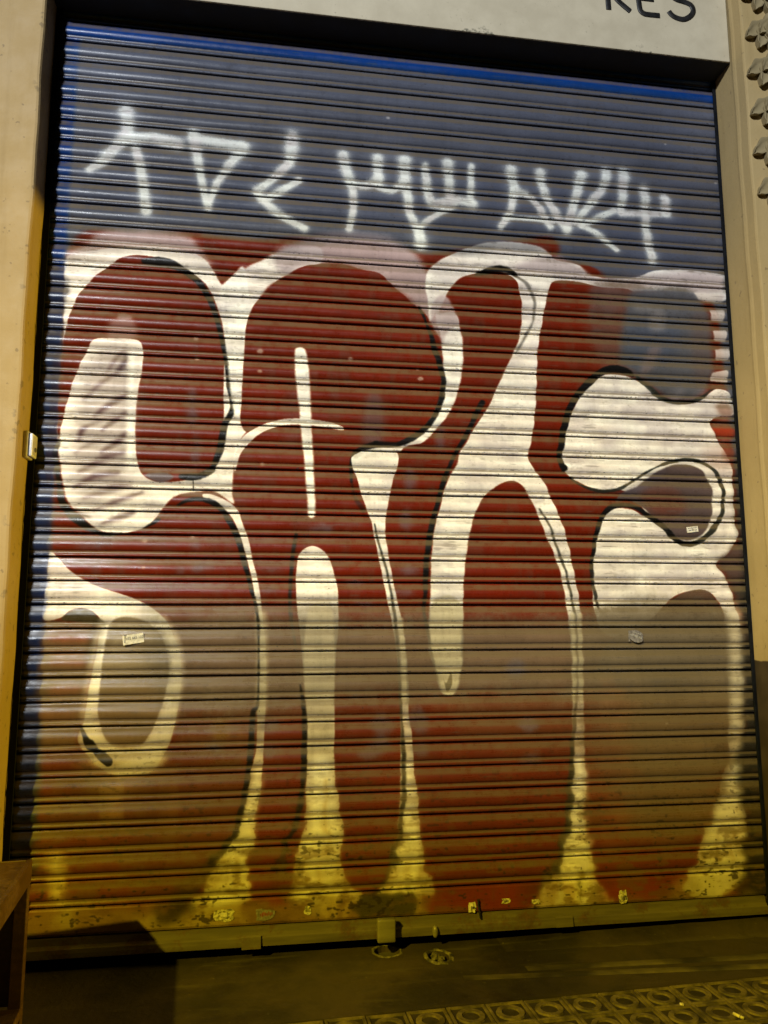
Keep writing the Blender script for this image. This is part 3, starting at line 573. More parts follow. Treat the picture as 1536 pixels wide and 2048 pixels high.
('F',(110,92,68),1,0.12,0.04,1,'3.68,-26.74 4.24,-26.49 4.96,-26.61 5.53,-26.99 5.88,-27.5 6.09,-28.19 6.13,-28.81 6.07,-29.5 5.86,-30.31 5.53,-31.16 5.17,-31.72 4.57,-31.83 4.07,-31.81 3.74,-31.52 3.5,-31.02 3.35,-30.41 3.37,-29.5 3.43,-28.37 3.51,-27.55'),
('S',(170,158,140),0.55,0.35,'0.32 0.33 0.33','3.75,-26.99 4.66,-26.74 5.59,-27.08'),
('S',(170,158,140),0.5,0.35,'0.24 0.24 0.25','3.92,-27.53 4.51,-27.07 5.66,-27.24'),
('S',(170,158,140),0.4,0.35,'0.2 0.2 0.21','3.85,-27.86 4.53,-27.62 5.3,-27.45'),
('S',(170,158,140),0.55,0.35,'0.28 0.28 0.29','3.24,-28.51 4.11,-28.28 5.74,-28.21'),
('S',(170,158,140),0.4,0.35,'0.18 0.18 0.18','3.63,-28.77 4.53,-28.57 5.34,-28.49'),
('S',(30,26,16),0.95,0.08,'0.06 0.1 0.35 0.2 0.32 0.28','2.71,-31.06 2.9,-31.39 3.06,-31.65 3.29,-31.91 3.53,-32.12 3.78,-32.34'),
('F',(176,160,130),0.55,0.5,0.06,1,'2.8,-32.1 4.68,-31.95 6.09,-32.19 6.13,-33.19 4.37,-33.93 2.96,-33.29'),
('F',(205,190,140),0.55,0.12,0.12,0,'3.54,-33.03 4.53,-33.06 4.54,-34.76 3.58,-34.68'),
('F',(180,150,90),0.42,0.14,0.12,0,'5.95,-32.79 6.67,-32.61 6.74,-35.78 6.03,-35.75'),
('F',(70,62,40),0.5,0.4,0.06,1,'2.95,-33.09 3.5,-33.11 3.55,-34.87 1.52,-35.18 1.46,-34.21'),
('F',(66,44,30),0.5,0.4,0.06,1,'4.54,-33.44 5.94,-33.38 5.95,-34.77 4.6,-34.72'),
('F',(150,130,40),0.6,0.25,0.06,1,'7.99,-30.91 8.51,-30.82 8.77,-31.44 8.12,-31.71'),
('F',(160,110,30),0.5,0.25,0.06,1,'8.94,-31.24 9.4,-31.29 9.32,-31.57 8.98,-31.53'),
('F',(104,70,38),0.34,0.6,0.3,1,'1.19,-31.42 4.48,-31.94 7.9,-31.42 9.68,-31.87 9.23,-34.9 8.07,-37.21 6.3,-37.89 1.24,-37.63 1.18,-34.59'),
('F',(84,66,30),0.55,0.35,0.3,0,'1.44,-33.82 3.97,-33.79 3.99,-34.23 1.46,-34.21'),
('F',(84,66,30),0.55,0.35,0.3,0,'1.88,-34.85 4.6,-34.84 4.62,-35.23 1.9,-35.19'),
('F',(84,66,30),0.55,0.35,0.3,0,'2.51,-35.8 5.83,-35.82 5.84,-36.21 2.53,-36.14'),
('F',(84,66,30),0.55,0.35,0.3,0,'1.78,-33.06 4.13,-33.01 4.15,-33.41 1.8,-33.41'),
('F',(84,66,30),0.55,0.35,0.3,0,'6,-35.17 7.61,-35.11 7.62,-35.51 6.02,-35.52'),
('F',(84,66,30),0.55,0.35,0.3,0,'7.37,-34.03 8.8,-33.96 8.81,-34.36 7.38,-34.39'),
('F',(84,66,30),0.55,0.35,0.3,0,'7.73,-32.43 9.17,-32.35 9.18,-32.76 7.74,-32.8'),
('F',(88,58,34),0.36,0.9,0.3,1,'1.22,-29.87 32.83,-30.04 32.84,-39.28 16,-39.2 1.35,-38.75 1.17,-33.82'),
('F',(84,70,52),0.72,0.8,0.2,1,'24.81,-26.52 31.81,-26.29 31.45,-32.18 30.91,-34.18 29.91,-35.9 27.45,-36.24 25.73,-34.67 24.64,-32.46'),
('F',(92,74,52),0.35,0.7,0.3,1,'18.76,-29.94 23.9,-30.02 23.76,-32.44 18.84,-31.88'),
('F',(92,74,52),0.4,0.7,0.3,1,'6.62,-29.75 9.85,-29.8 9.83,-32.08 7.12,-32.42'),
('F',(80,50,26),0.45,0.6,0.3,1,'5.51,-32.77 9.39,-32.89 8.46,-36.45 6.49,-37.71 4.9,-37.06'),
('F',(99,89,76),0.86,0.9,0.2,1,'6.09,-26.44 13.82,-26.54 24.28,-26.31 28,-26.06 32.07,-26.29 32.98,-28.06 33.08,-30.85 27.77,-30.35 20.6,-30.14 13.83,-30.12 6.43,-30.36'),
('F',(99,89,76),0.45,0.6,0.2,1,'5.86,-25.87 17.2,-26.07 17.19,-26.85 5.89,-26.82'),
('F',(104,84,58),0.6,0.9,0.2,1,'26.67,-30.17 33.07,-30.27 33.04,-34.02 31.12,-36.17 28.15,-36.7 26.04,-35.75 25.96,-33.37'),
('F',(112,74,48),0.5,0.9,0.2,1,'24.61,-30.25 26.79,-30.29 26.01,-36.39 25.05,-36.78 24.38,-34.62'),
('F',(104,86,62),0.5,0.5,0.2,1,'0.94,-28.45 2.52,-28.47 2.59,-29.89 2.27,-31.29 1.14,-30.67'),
('S',(178,168,142),0.6,0.15,'0.47 0.47 0.47 0.46','9.93,-26.4 10.02,-27.9 10.03,-29.17 10.01,-30.43'),
('S',(170,160,138),0.6,0.12,'1.1 1.4 1.3 1.16 1.11','12.49,-26.4 12.46,-27.92 12.48,-29.63 12.54,-31.32 12.55,-32.77'),
('S',(178,168,142),0.6,0.1,'0.23 0.23 0.22','16.08,-26.63 16.18,-28.38 16.22,-30.11'),
('S',(178,168,142),0.75,0.12,'1.52 1.42 1.19 0.68','18.17,-26.29 18.1,-27.52 18.23,-28.62 18.21,-29.6'),
('S',(178,168,142),0.5,0.1,'0.22 0.22 0.22','24.11,-26.41 24.1,-28.45 24.03,-30.24'),
('S',(178,168,142),0.5,0.1,'0.22 0.22 0.22','24.45,-26.41 24.41,-28.45 24.37,-30.25'),
('S',(178,168,142),0.5,0.25,'0.57 0.67 0.56','32.21,-26.41 32.15,-28.75 31.9,-31.51'),
('F',(88,78,58),0.8,0.06,0.06,1,'17.95,-29.1 18.08,-29.4 18.34,-28.97 18.35,-29.45 18.16,-29.8 18.03,-29.53'),
('F',(92,88,104),0.6,0.25,0.25,1,'2.08,-23.45 2.76,-23.25 3.46,-23.43 2.78,-23.64'),
('F',(92,88,104),0.6,0.25,0.25,1,'2.97,-23.33 3.37,-23.16 3.79,-23.32 3.39,-23.5'),
('F',(92,88,104),0.6,0.25,0.25,1,'6.74,-23.43 7.03,-23.26 7.33,-23.43 7.04,-23.6'),
('F',(92,88,104),0.6,0.25,0.25,1,'2.76,-24.47 2.95,-24.27 3.17,-24.46 2.97,-24.66'),
('F',(92,88,104),0.6,0.25,0.25,1,'6.92,-24.43 7.16,-24.21 7.42,-24.43 7.18,-24.64'),
('F',(92,88,104),0.6,0.25,0.25,1,'6.18,-24.48 6.43,-24.3 6.69,-24.48 6.44,-24.65'),
('F',(92,88,104),0.6,0.25,0.25,1,'11.78,-22.61 12.45,-22.37 13.12,-22.58 12.45,-22.82'),
('F',(92,88,104),0.6,0.25,0.25,1,'13.5,-25.04 14.08,-24.86 14.66,-25.03 14.08,-25.21'),
('F',(92,88,104),0.6,0.25,0.25,1,'13.95,-25.92 14.44,-25.76 14.93,-25.92 14.44,-26.07'),
('F',(92,88,104),0.6,0.25,0.25,1,'9.91,-24.45 10.38,-24.27 10.86,-24.44 10.39,-24.62'),
('F',(92,88,104),0.6,0.25,0.25,1,'9.67,-25.32 10.18,-25.17 10.7,-25.32 10.19,-25.47'),
('F',(92,88,104),0.6,0.25,0.25,1,'13.21,-22.45 13.8,-22.32 14.39,-22.43 13.8,-22.55'),
('F',(92,88,104),0.6,0.25,0.25,1,'15.94,-22.13 16.31,-21.52 16.68,-22.11 16.31,-22.71'),
('F',(92,88,104),0.6,0.25,0.25,1,'16.18,-20.27 16.51,-19.56 16.83,-20.26 16.5,-20.96'),
('F',(92,88,104),0.6,0.25,0.25,1,'15.79,-24.4 16.48,-24.17 17.17,-24.39 16.48,-24.62'),
('F',(92,88,104),0.6,0.25,0.25,1,'15.59,-25.41 16.18,-25.22 16.77,-25.4 16.18,-25.58'),
('F',(92,88,104),0.6,0.25,0.25,1,'14.58,-31.15 15.15,-30.69 15.73,-31.17 15.15,-31.63'),
('F',(92,88,104),0.6,0.25,0.25,1,'16.44,-30.97 16.89,-30.34 17.34,-30.99 16.88,-31.62'),
('F',(92,88,104),0.6,0.25,0.25,1,'14.67,-31.99 15.15,-31.58 15.64,-32.02 15.15,-32.43'),
('F',(92,88,104),0.6,0.25,0.25,1,'16.43,-32.25 16.92,-31.92 17.41,-32.27 16.92,-32.6'),
('F',(92,88,104),0.6,0.25,0.25,1,'10.02,-31.05 10.4,-30.77 10.78,-31.07 10.41,-31.35'),
('F',(92,88,104),0.6,0.25,0.25,1,'10,-32.08 10.42,-31.81 10.84,-32.11 10.43,-32.38'),
('F',(92,88,104),0.6,0.25,0.25,1,'7.06,-24.26 7.47,-24.03 7.91,-24.25 7.49,-24.47'),
('F',(92,88,104),0.6,0.25,0.25,1,'7.71,-31.92 8.12,-31.65 8.54,-31.95 8.13,-32.22'),
('F',(92,88,104),0.6,0.25,0.25,1,'21.26,-31.29 21.88,-31.04 22.48,-31.31 21.86,-31.56'),
('F',(92,88,104),0.6,0.25,0.25,1,'21.36,-32.81 21.92,-32.61 22.48,-32.84 21.91,-33.04'),
('F',(92,88,104),0.6,0.25,0.25,1,'6.53,-17.37 6.69,-16.21 6.92,-17.35 6.77,-18.5'),
('F',(92,88,104),0.6,0.25,0.25,1,'6.77,-19.18 6.93,-18.26 7.15,-19.16 6.99,-20.07'),
('F',(92,88,104),0.6,0.25,0.25,1,'17.77,-18.34 17.99,-17.52 18.2,-18.33 17.98,-19.14'),
('F',(92,88,104),0.6,0.25,0.25,1,'20.86,-28.87 21.34,-28.43 21.8,-28.88 21.32,-29.31'),
('F',(92,88,104),0.6,0.25,0.25,1,'14.06,-32.29 14.71,-32.02 15.37,-32.33 14.71,-32.6'),
('F',(190,184,180),0.6,0.12,0.2,1,'13.62,-14.69 13.76,-14.6 13.9,-14.68 13.76,-14.77'),
('F',(190,184,180),0.6,0.12,0.2,1,'16.87,-15.5 17.06,-15.37 17.25,-15.48 17.06,-15.61'),
('F',(190,184,180),0.6,0.12,0.2,1,'16.8,-15.02 16.95,-14.92 17.09,-15 16.94,-15.1'),
('F',(190,184,180),0.6,0.12,0.2,1,'9.48,-14.55 9.64,-14.44 9.79,-14.53 9.64,-14.64'),
('F',(190,184,180),0.6,0.12,0.2,1,'9.5,-15.49 9.65,-15.39 9.81,-15.48 9.66,-15.58'),
('F',(190,184,180),0.6,0.12,0.2,1,'9.75,-19.76 9.85,-19.69 9.97,-19.76 9.86,-19.83'),
('F',(190,184,180),0.6,0.12,0.2,1,'4.76,-23.24 4.92,-23.14 5.09,-23.24 4.93,-23.35'),
('F',(190,184,180),0.6,0.12,0.2,1,'4.81,-24.41 4.93,-24.33 5.05,-24.4 4.93,-24.48'),
('F',(190,184,180),0.6,0.12,0.2,1,'6.81,-23.06 6.91,-22.99 7.02,-23.06 6.92,-23.13'),
('F',(190,184,180),0.6,0.12,0.2,1,'7.96,-13.57 8.09,-13.47 8.22,-13.55 8.09,-13.64'),
('F',(190,184,180),0.6,0.12,0.2,1,'6.74,-15.04 6.87,-14.95 7,-15.03 6.88,-15.12'),
('F',(190,184,180),0.6,0.12,0.2,1,'6.65,-14.11 6.77,-14.02 6.91,-14.1 6.78,-14.19'),
('F',(190,184,180),0.6,0.12,0.2,1,'4.73,-21.46 4.85,-21.38 4.98,-21.45 4.85,-21.53'),
('F',(190,184,180),0.6,0.12,0.2,1,'15.45,-2.39 15.55,-2.32 15.65,-2.37 15.55,-2.45'),
('F',(190,184,180),0.6,0.12,0.2,1,'29.96,-2.34 30.05,-2.28 30.13,-2.33 30.04,-2.39'),
('F',(190,184,180),0.6,0.12,0.2,1,'32.6,-4.28 32.72,-4.2 32.83,-4.26 32.71,-4.33'),
('F',(190,184,180),0.6,0.12,0.2,1,'28.38,-31.35 28.46,-31.31 28.53,-31.35 28.45,-31.39'),
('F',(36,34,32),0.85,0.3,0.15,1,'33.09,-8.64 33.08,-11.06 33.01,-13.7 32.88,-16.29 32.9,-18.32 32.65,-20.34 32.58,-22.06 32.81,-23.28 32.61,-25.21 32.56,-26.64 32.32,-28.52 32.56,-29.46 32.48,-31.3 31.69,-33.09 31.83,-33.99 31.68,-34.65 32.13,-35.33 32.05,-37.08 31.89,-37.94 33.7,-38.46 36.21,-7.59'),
('F',(40,40,54),0.72,0.25,0.3,1,'-0.32,-11.74 1.04,-11.64 1.08,-13.5 1.07,-17.14 1.07,-19.36 1.06,-21.54 1.1,-23.68 1,-25.36 0.96,-26.81 0.87,-28.65 1.03,-30.67 1.19,-31.46 1.21,-33.82 1.15,-36.68 0.1,-36.63 -0.02,-31.83 -0.06,-21.57'),  # dulls the blue band, with the jamb's shade painted in
('F',(16,20,34),0.5,0.7,0.2,0,'-0.3,0.51 0.38,0.59 0.49,-2.96 0.45,-5.45 0.45,-7.88 0.48,-10.74 0.53,-13.53 0.55,-16.72 0.52,-19.38 0.55,-22.41 0.59,-25.78 0.57,-28.85 0.62,-32.24 0.64,-35.71 -0.09,-36.63 -1.06,-21.59 -0.67,-7.98'),  # soft dark strip beside the left guide: jamb shadow painted into the colour
('S',(24,20,14),0.95,0.07,'0.08 0.12 0.39 0.22 0.36 0.34','2.67,-30.94 2.88,-31.34 3.08,-31.67 3.33,-31.93 3.57,-32.14 3.84,-32.39'),
('F',(206,198,176),0.6,0.2,0.1,1,'3,-31.71 3.91,-32.53 6.08,-31.98 5.87,-32.68 4.52,-32.98 3.31,-32.51'),
('S',(24,20,14),0.95,0.07,'0.08 0.12 0.39 0.22 0.36 0.34','2.67,-30.94 2.88,-31.34 3.08,-31.67 3.33,-31.93 3.57,-32.14 3.84,-32.39'),
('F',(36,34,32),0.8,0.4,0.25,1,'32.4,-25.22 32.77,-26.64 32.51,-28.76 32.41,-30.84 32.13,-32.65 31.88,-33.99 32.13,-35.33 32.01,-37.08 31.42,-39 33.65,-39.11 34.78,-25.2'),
('S',(246,244,240),0.72,0.3,'0.94 1.11 1.23 1.56 1.76','12.55,-32.87 12.58,-33.8 12.66,-35.03 12.59,-36.64 12.56,-38.03'),
('S',(246,244,240),0.72,0.3,'0.24 0.35 0.66 1 1.34','16.36,-32.88 16.36,-33.72 16.37,-35.17 16.32,-36.6 16.26,-38.01'),
('S',(246,244,240),0.72,0.3,'0.33 0.56 0.75 1.21 1.94','24.19,-32.99 24.12,-34.18 23.92,-35.67 23.86,-37.15 23.81,-38.6'),
('S',(246,244,240),0.72,0.3,'0.29 0.33 0.62 1.1 1.42','9.9,-33.1 9.79,-34.11 9.41,-35.3 9.07,-36.48 8.73,-37.63'),
('S',(246,244,240),0.55,0.3,'0.45 0.75 1.39 1.82 1.46','31.72,-33.43 31.53,-34.64 31.09,-35.95 30.75,-37.24 30.11,-38.5'),
('S',(246,244,240),0.5,0.3,'0.5 0.38 0.57','1.99,-36.06 2.05,-37.11 2.5,-38.45'),
('S',(150,112,40),0.5,0.15,'0.11 0.15 0.13','12.82,-33.4 12.79,-35.03 12.91,-36.65'),
('S',(44,40,30),0.75,0.12,'0.16 0.2 0.22 0.26','16.12,-31.82 16.16,-33.5 16.02,-35.16 15.71,-36.78'),
('S',(44,40,30),0.75,0.12,'0.19 0.23 0.3 0.3','23.87,-32 23.7,-34.17 23.45,-35.86 22.88,-37.52'),
('S',(214,206,190),0.5,0.16,'0.53 0.48 0.44 0.47 0.51 0.68 0.76 0.69 0.57 0.54 0.5 0.45','3.44,-26.78 3.14,-28.06 3,-29.39 2.91,-30.7 3.51,-31.72 4.49,-32.26 5.48,-32.09 6.13,-30.97 6.41,-29.75 6.47,-28.51 6.24,-27.35 5.8,-26.66'),
('S',(200,190,172),0.4,0.22,'0.62 0.67 0.61 0.51','32.19,-26.05 32.2,-28.05 32.04,-30.37 31.77,-32.64'),
('S',(22,20,18),0.85,0.09,'0.11 0.09 0.08 0.19 0.23 0.21 0.21 0.21 0.27 0.41','9.7,-26.08 9.83,-27.05 9.87,-30.01 9.67,-30.53 9.62,-31.87 9.52,-32.89 9.39,-33.9 9.17,-34.89 8.88,-35.64 8.26,-36.48'),
('S',(24,22,20),0.85,0.09,'0.09 0.17 0.21 0.21 0.21 0.23 0.25 0.17','11.65,-29.41 11.79,-30.15 11.87,-31.09 11.86,-32.13 11.83,-33.16 11.68,-34.22 11.48,-34.98 11.12,-36.17'),
('S',(24,20,14),0.95,0.07,'0.08 0.12 0.39 0.22 0.36 0.34','2.67,-30.94 2.88,-31.34 3.08,-31.67 3.33,-31.93 3.57,-32.14 3.84,-32.39'),
('S',(226,230,228),0.88,'spray','0.75 0.65 0.6','3.29,-3.29 3.38,-3.86 3.43,-4.46'),
('S',(226,230,228),0.88,'spray','0.45 0.5 0.6 0.61','3.37,-4.71 4.39,-4.51 4.98,-4.6 5.66,-4.74'),
('S',(226,230,228),0.88,'spray','0.59 0.59 0.54 0.39','3.24,-4.67 2.78,-5.34 2.34,-5.88 1.82,-6.35'),
('S',(226,230,228),0.88,'spray','0.45 0.5 0.5 0.54 0.54','3.79,-5.12 4.02,-5.97 4.17,-6.7 4.28,-7.43 4.38,-8.16'),
('S',(226,230,228),0.88,'spray','0.56 0.56 0.41 0.41 0.35','6.34,-4.11 6.48,-4.86 6.7,-5.97 6.91,-6.95 7.12,-7.75'),
('S',(226,230,228),0.88,'spray','0.51 0.62 0.62','6.38,-4.36 7.34,-4.47 8.59,-4.6'),
('S',(226,230,228),0.88,'spray','0.62 0.46 0.38 0.33','8.64,-4.65 7.97,-5.68 7.45,-6.65 7.12,-7.7'),
('S',(226,230,228),0.88,'spray','0.64 0.74 0.53','10.93,-3.86 10.91,-4.43 10.85,-5.07'),
('S',(226,230,228),0.88,'spray','0.47 0.42 0.44','10.78,-5.26 10.07,-6.04 9.34,-6.76'),
('S',(226,230,228),0.88,'spray','0.37 0.42 0.41','11.27,-6.03 10.41,-6.67 9.58,-7.2'),
('S',(226,230,228),0.88,'spray','0.41 0.44 0.42 0.42','9.34,-6.81 10.07,-7.61 10.85,-8.07 11.56,-8.44'),
('S',(226,230,228),0.88,'spray','0.59 0.59 0.49','13.38,-4.6 13.53,-5.34 13.77,-5.96'),
('S',(226,230,228),0.88,'spray','0.38 0.43 0.49','13.72,-5.97 14.45,-6.01 15.1,-5.64'),
('S',(226,230,228),0.88,'spray','0.6 0.49','15.05,-4.6 15.05,-5.64'),
('S',(226,230,228),0.88,'spray','0.38 0.38 0.39','14.98,-5.96 15.71,-6.15 16.3,-5.63'),
('S',(226,230,228),0.88,'spray','0.72 0.61 0.5 0.44 0.41 0.55','16.36,-4.58 16.38,-5.52 16.52,-6.5 16.61,-7.27 16.9,-7.89 17.12,-8.71'),
('S',(226,230,228),0.88,'spray','0.43 0.38 0.35','13.84,-6.32 13.87,-7.24 13.66,-8.32'),
('S',(226,230,228),0.88,'spray','0.39 0.5 0.5 0.5','17.38,-4.75 17.46,-5.79 17.66,-6.61 18.23,-6.66'),
('S',(226,230,228),0.88,'spray','0.62 0.48','18.51,-4.48 18.61,-6.32'),
('S',(226,230,228),0.88,'spray','0.37 0.4','19.69,-4.58 19.63,-6.36'),
('S',(226,230,228),0.88,'spray','0.45 0.51 0.51','18.23,-6.66 18.93,-6.39 19.73,-6.54'),
('S',(226,230,228),0.88,'spray','0.3 0.33 0.31','17.03,-7.95 17.87,-7.26 18.83,-6.66'),
('S',(226,230,228),0.88,'spray','0.44 0.6','17.07,-8 17.14,-8.81'),
('S',(226,230,228),0.88,'spray','0.64 0.52 0.4','21.71,-4.56 21.85,-5.4 21.83,-5.93'),
('S',(226,230,228),0.88,'spray','0.4 0.4 0.34','21.84,-5.72 21.61,-6.8 21.13,-7.57'),
('S',(226,230,228),0.88,'spray','0.38 0.38 0.41','21.84,-5.67 22.76,-5.96 23.65,-7.37'),
('S',(226,230,228),0.88,'spray','0.23 0.26 0.23','21.34,-7.08 22.68,-7.03 23.87,-7.09'),
('S',(226,230,228),0.88,'spray','0.59 0.47 0.47 0.47','23.22,-4.58 23.4,-5.53 23.94,-6.61 24.51,-7.46'),
('S',(226,230,228),0.88,'spray','0.66 0.5 0.47','25.38,-4.49 25.07,-5.65 24.51,-7.46'),
('S',(226,230,228),0.88,'spray','0.6 0.48 0.42','26.73,-4.2 26.53,-5.04 25.91,-5.85'),
('S',(226,230,228),0.88,'spray','0.45 0.38','25.97,-5.79 25.02,-7'),
('S',(226,230,228),0.88,'spray','0.39 0.39 0.38','27.07,-6.24 26.14,-6.74 25.28,-7.14'),
('S',(226,230,228),0.88,'spray','0.35 0.33 0.33','25.28,-7.19 26.21,-7.65 27.08,-8.33'),
('S',(226,230,228),0.88,'spray','0.67 0.55 0.42','27.67,-4.17 27.57,-5.22 27.44,-6.21'),
('S',(226,230,228),0.88,'spray','0.36 0.43 0.4','27.43,-6.37 28.68,-6.27 29.94,-6.16'),
('S',(226,230,228),0.88,'spray','0.55 0.49','29.82,-5.35 29.91,-6.11'),
('S',(226,230,228),0.88,'spray','0.61 0.49 0.49 0.51','28.74,-5.01 28.76,-6.26 28.75,-7.4 28.98,-8.72'),
('S',(120,84,40),0.5,0.2,'0.08 0.2 0.06','8.17,-37.78 8.32,-37.28 8.42,-36.62'),
('S',(120,84,40),0.5,0.2,'0.08 0.14 0.06','8.57,-37.51 8.72,-37.01 8.82,-36.35'),
('S',(120,84,40),0.5,0.2,'0.08 0.22 0.06','8.94,-37.68 9.09,-37.18 9.19,-36.52'),
('S',(120,84,40),0.5,0.2,'0.08 0.19 0.06','11.32,-38.04 11.47,-37.54 11.59,-36.87'),
('S',(120,84,40),0.5,0.2,'0.08 0.27 0.06','11.85,-37.77 12.01,-37.27 12.13,-36.59'),
('S',(120,84,40),0.5,0.2,'0.08 0.23 0.06','12.44,-37.9 12.6,-37.39 12.72,-36.72'),
('S',(120,84,40),0.5,0.2,'0.08 0.19 0.06','13.02,-37.97 13.19,-37.46 13.31,-36.79'),
('S',(120,84,40),0.5,0.2,'0.08 0.15 0.06','13.49,-38.19 13.65,-37.68 13.78,-37.01'),
('S',(120,84,40),0.5,0.2,'0.09 0.17 0.06','15.32,-38.45 15.49,-37.94 15.62,-37.26'),
('S',(120,84,40),0.5,0.2,'0.09 0.24 0.07','15.96,-38.12 16.14,-37.61 16.27,-36.92'),
('S',(120,84,40),0.5,0.2,'0.09 0.17 0.07','16.61,-38.41 16.79,-37.9 16.92,-37.22'),
('S',(120,84,40),0.5,0.2,'0.09 0.2 0.07','21.73,-39.19 21.93,-38.67 22.09,-37.98'),
('S',(120,84,40),0.5,0.2,'0.09 0.23 0.07','22.37,-38.98 22.57,-38.46 22.73,-37.76'),
('S',(120,84,40),0.5,0.2,'0.09 0.25 0.07','23.15,-38.86 23.36,-38.33 23.52,-37.63'),
('S',(120,84,40),0.5,0.2,'0.09 0.19 0.07','24.37,-38.4 24.58,-37.87 24.75,-37.17'),
('S',(120,84,40),0.5,0.2,'0.1 0.24 0.07','29.57,-38.13 29.8,-37.59 29.99,-36.86'),
('S',(120,84,40),0.5,0.2,'0.1 0.29 0.07','30.33,-37.74 30.56,-37.19 30.76,-36.46'),
('S',(120,84,40),0.5,0.2,'0.1 0.25 0.07','31.13,-37.56 31.36,-37.01 31.56,-36.28'),
('F',(176,168,140),0.6,0.25,0.15,1,'1.57,-36.06 2.26,-36.09 2.32,-36.55 1.71,-36.56'),
('F',(190,176,130),0.6,0.25,0.15,1,'1.72,-37 2.27,-36.97 2.34,-37.69 1.85,-37.66'),
('F',(190,176,130),0.5,0.2,0.15,1,'2.32,-37.91 2.66,-37.93 2.71,-38.8 2.41,-38.82'),
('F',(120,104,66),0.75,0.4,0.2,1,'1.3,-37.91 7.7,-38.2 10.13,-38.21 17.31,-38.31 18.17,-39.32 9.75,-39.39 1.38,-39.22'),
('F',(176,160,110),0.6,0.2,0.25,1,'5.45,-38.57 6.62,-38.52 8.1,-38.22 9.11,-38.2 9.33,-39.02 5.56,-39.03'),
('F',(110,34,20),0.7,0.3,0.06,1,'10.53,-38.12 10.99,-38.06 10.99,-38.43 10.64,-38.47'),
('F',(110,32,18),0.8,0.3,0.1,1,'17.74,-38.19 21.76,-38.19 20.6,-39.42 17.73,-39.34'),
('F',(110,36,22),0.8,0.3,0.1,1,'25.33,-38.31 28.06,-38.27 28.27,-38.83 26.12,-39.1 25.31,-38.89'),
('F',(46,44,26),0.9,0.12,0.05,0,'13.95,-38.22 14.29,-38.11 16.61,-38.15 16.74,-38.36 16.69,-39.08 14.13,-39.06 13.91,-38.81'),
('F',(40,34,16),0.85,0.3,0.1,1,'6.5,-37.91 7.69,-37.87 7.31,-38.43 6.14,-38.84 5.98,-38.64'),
('S',(190,172,120),0.6,0.12,'0.1 0.15','12.92,-38.24 12.86,-38.99'),
('S',(190,172,120),0.6,0.12,'0.11 0.15','13.19,-38.26 13.14,-39'),
('S',(190,172,120),0.6,0.12,'0.11 0.15','13.66,-38.28 13.6,-39.03'),
('S',(190,172,120),0.6,0.12,'0.11 0.15','16.83,-38.45 16.75,-39.2'),
('S',(190,172,120),0.6,0.12,'0.11 0.15','17.09,-38.46 17.01,-39.22'),
('F',(150,110,40),0.5,0.3,0.06,1,'23.36,-38.17 24.17,-38.16 24.02,-39.07 23.38,-39.04'),
('F',(214,206,170),0.9,0.06,0.15,0,'24.11,-38.04 24.98,-38.25 24.95,-38.58 24.28,-38.46 24.3,-38.94 23.79,-39.06 23.67,-38.6 23.83,-38.15'),
('F',(214,206,170),0.9,0.06,0.1,0,'24.3,-37.33 24.65,-37.31 24.66,-37.64 24.77,-37.78 24.02,-37.82 24.08,-37.62 24.27,-37.58'),
('S',(30,20,10),0.9,0.06,'0.07 0.12 0.07','23.97,-38.07 24.09,-38.51 24.12,-38.99'),
('F',(120,112,74),0.5,0.4,0.15,1,'25.89,-38.92 32.65,-39.06 32.58,-40.02 25.84,-39.96'),
('F',(186,176,130),0.4,0.3,0.2,1,'28.55,-38.21 30.26,-37.97 29.71,-38.91 28,-39.35')
]
UW, KB, KT = 33.01, -40.3, 2.0
RES = 46
IW, IH = int(UW * RES), int((KT - KB) * RES)


def vnoise(h, wd, cell, seed, octaves=3):
    r = np.random.default_rng(seed)
    tot = np.zeros((h, wd), np.float32)
    amp, s = 1.0, 0.0
    for _ in range(octaves):
        cy, cx = (cell if isinstance(cell, tuple) else (cell, cell))
        gh, gw = int(h / cy) + 3, int(wd / cx) + 3
        g = r.random((gh, gw)).astype(np.float32)
        yy, xx = np.arange(h) / cy, np.arange(wd) / cx
        iy, ix = yy.astype(int), xx.astype(int)
        fy, fx = (yy - iy).astype(np.float32), (xx - ix).astype(np.float32)
        fy, fx = fy * fy * (3 - 2 * fy), fx * fx * (3 - 2 * fx)
        a = g[iy][:, ix] * (1 - fx) + g[iy][:, ix + 1] * fx
        b = g[iy + 1][:, ix] * (1 - fx) + g[iy + 1][:, ix + 1] * fx
        tot += amp * (a * (1 - fy)[:, None] + b * fy[:, None])
        s += amp
        amp *= 0.55
        cell = (max(2, cy / 2), max(2, cx / 2))
    return tot / s


def blur(a, r):
    r = int(round(r))
    if r < 1:
        return a
    for ax in (0, 1):
        for _ in range(2):
            pad = [(0, 0), (0, 0)]
            pad[ax] = (r + 1, r)
            c = np.cumsum(np.pad(a, pad, mode='edge'), axis=ax, dtype=np.float64)
            n = a.shape[ax]
            if ax == 0:
                a = ((c[2 * r + 1:2 * r + 1 + n] - c[:n]) / (2 * r + 1)).astype(np.float32)
            else:
                a = ((c[:, 2 * r + 1:2 * r + 1 + n] - c[:, :n]) / (2 * r + 1)).astype(np.float32)
    return a


def catmull(p, closed, n=5):
    p = np.asarray(p, float)
    m = len(p)
    out = []
    rngi = range(m) if closed else range(m - 1)
    for i in rngi:
        p1, p2 = p[i], p[(i + 1) % m]
        p0 = p[(i - 1) % m] if closed or i > 0 else p1
        p3 = p[(i + 2) % m] if closed or i + 2 < m else p2
        for t in np.arange(n) / n:
            out.append(0.5 * ((2 * p1) + (p2 - p0) * t + (2 * p0 - 5 * p1 + 4 * p2 - p3) * t * t + (3 * p1 - p0 - 3 * p2 + p3) * t ** 3))
    if not closed:
        out.append(p[-1])
    return np.array(out)


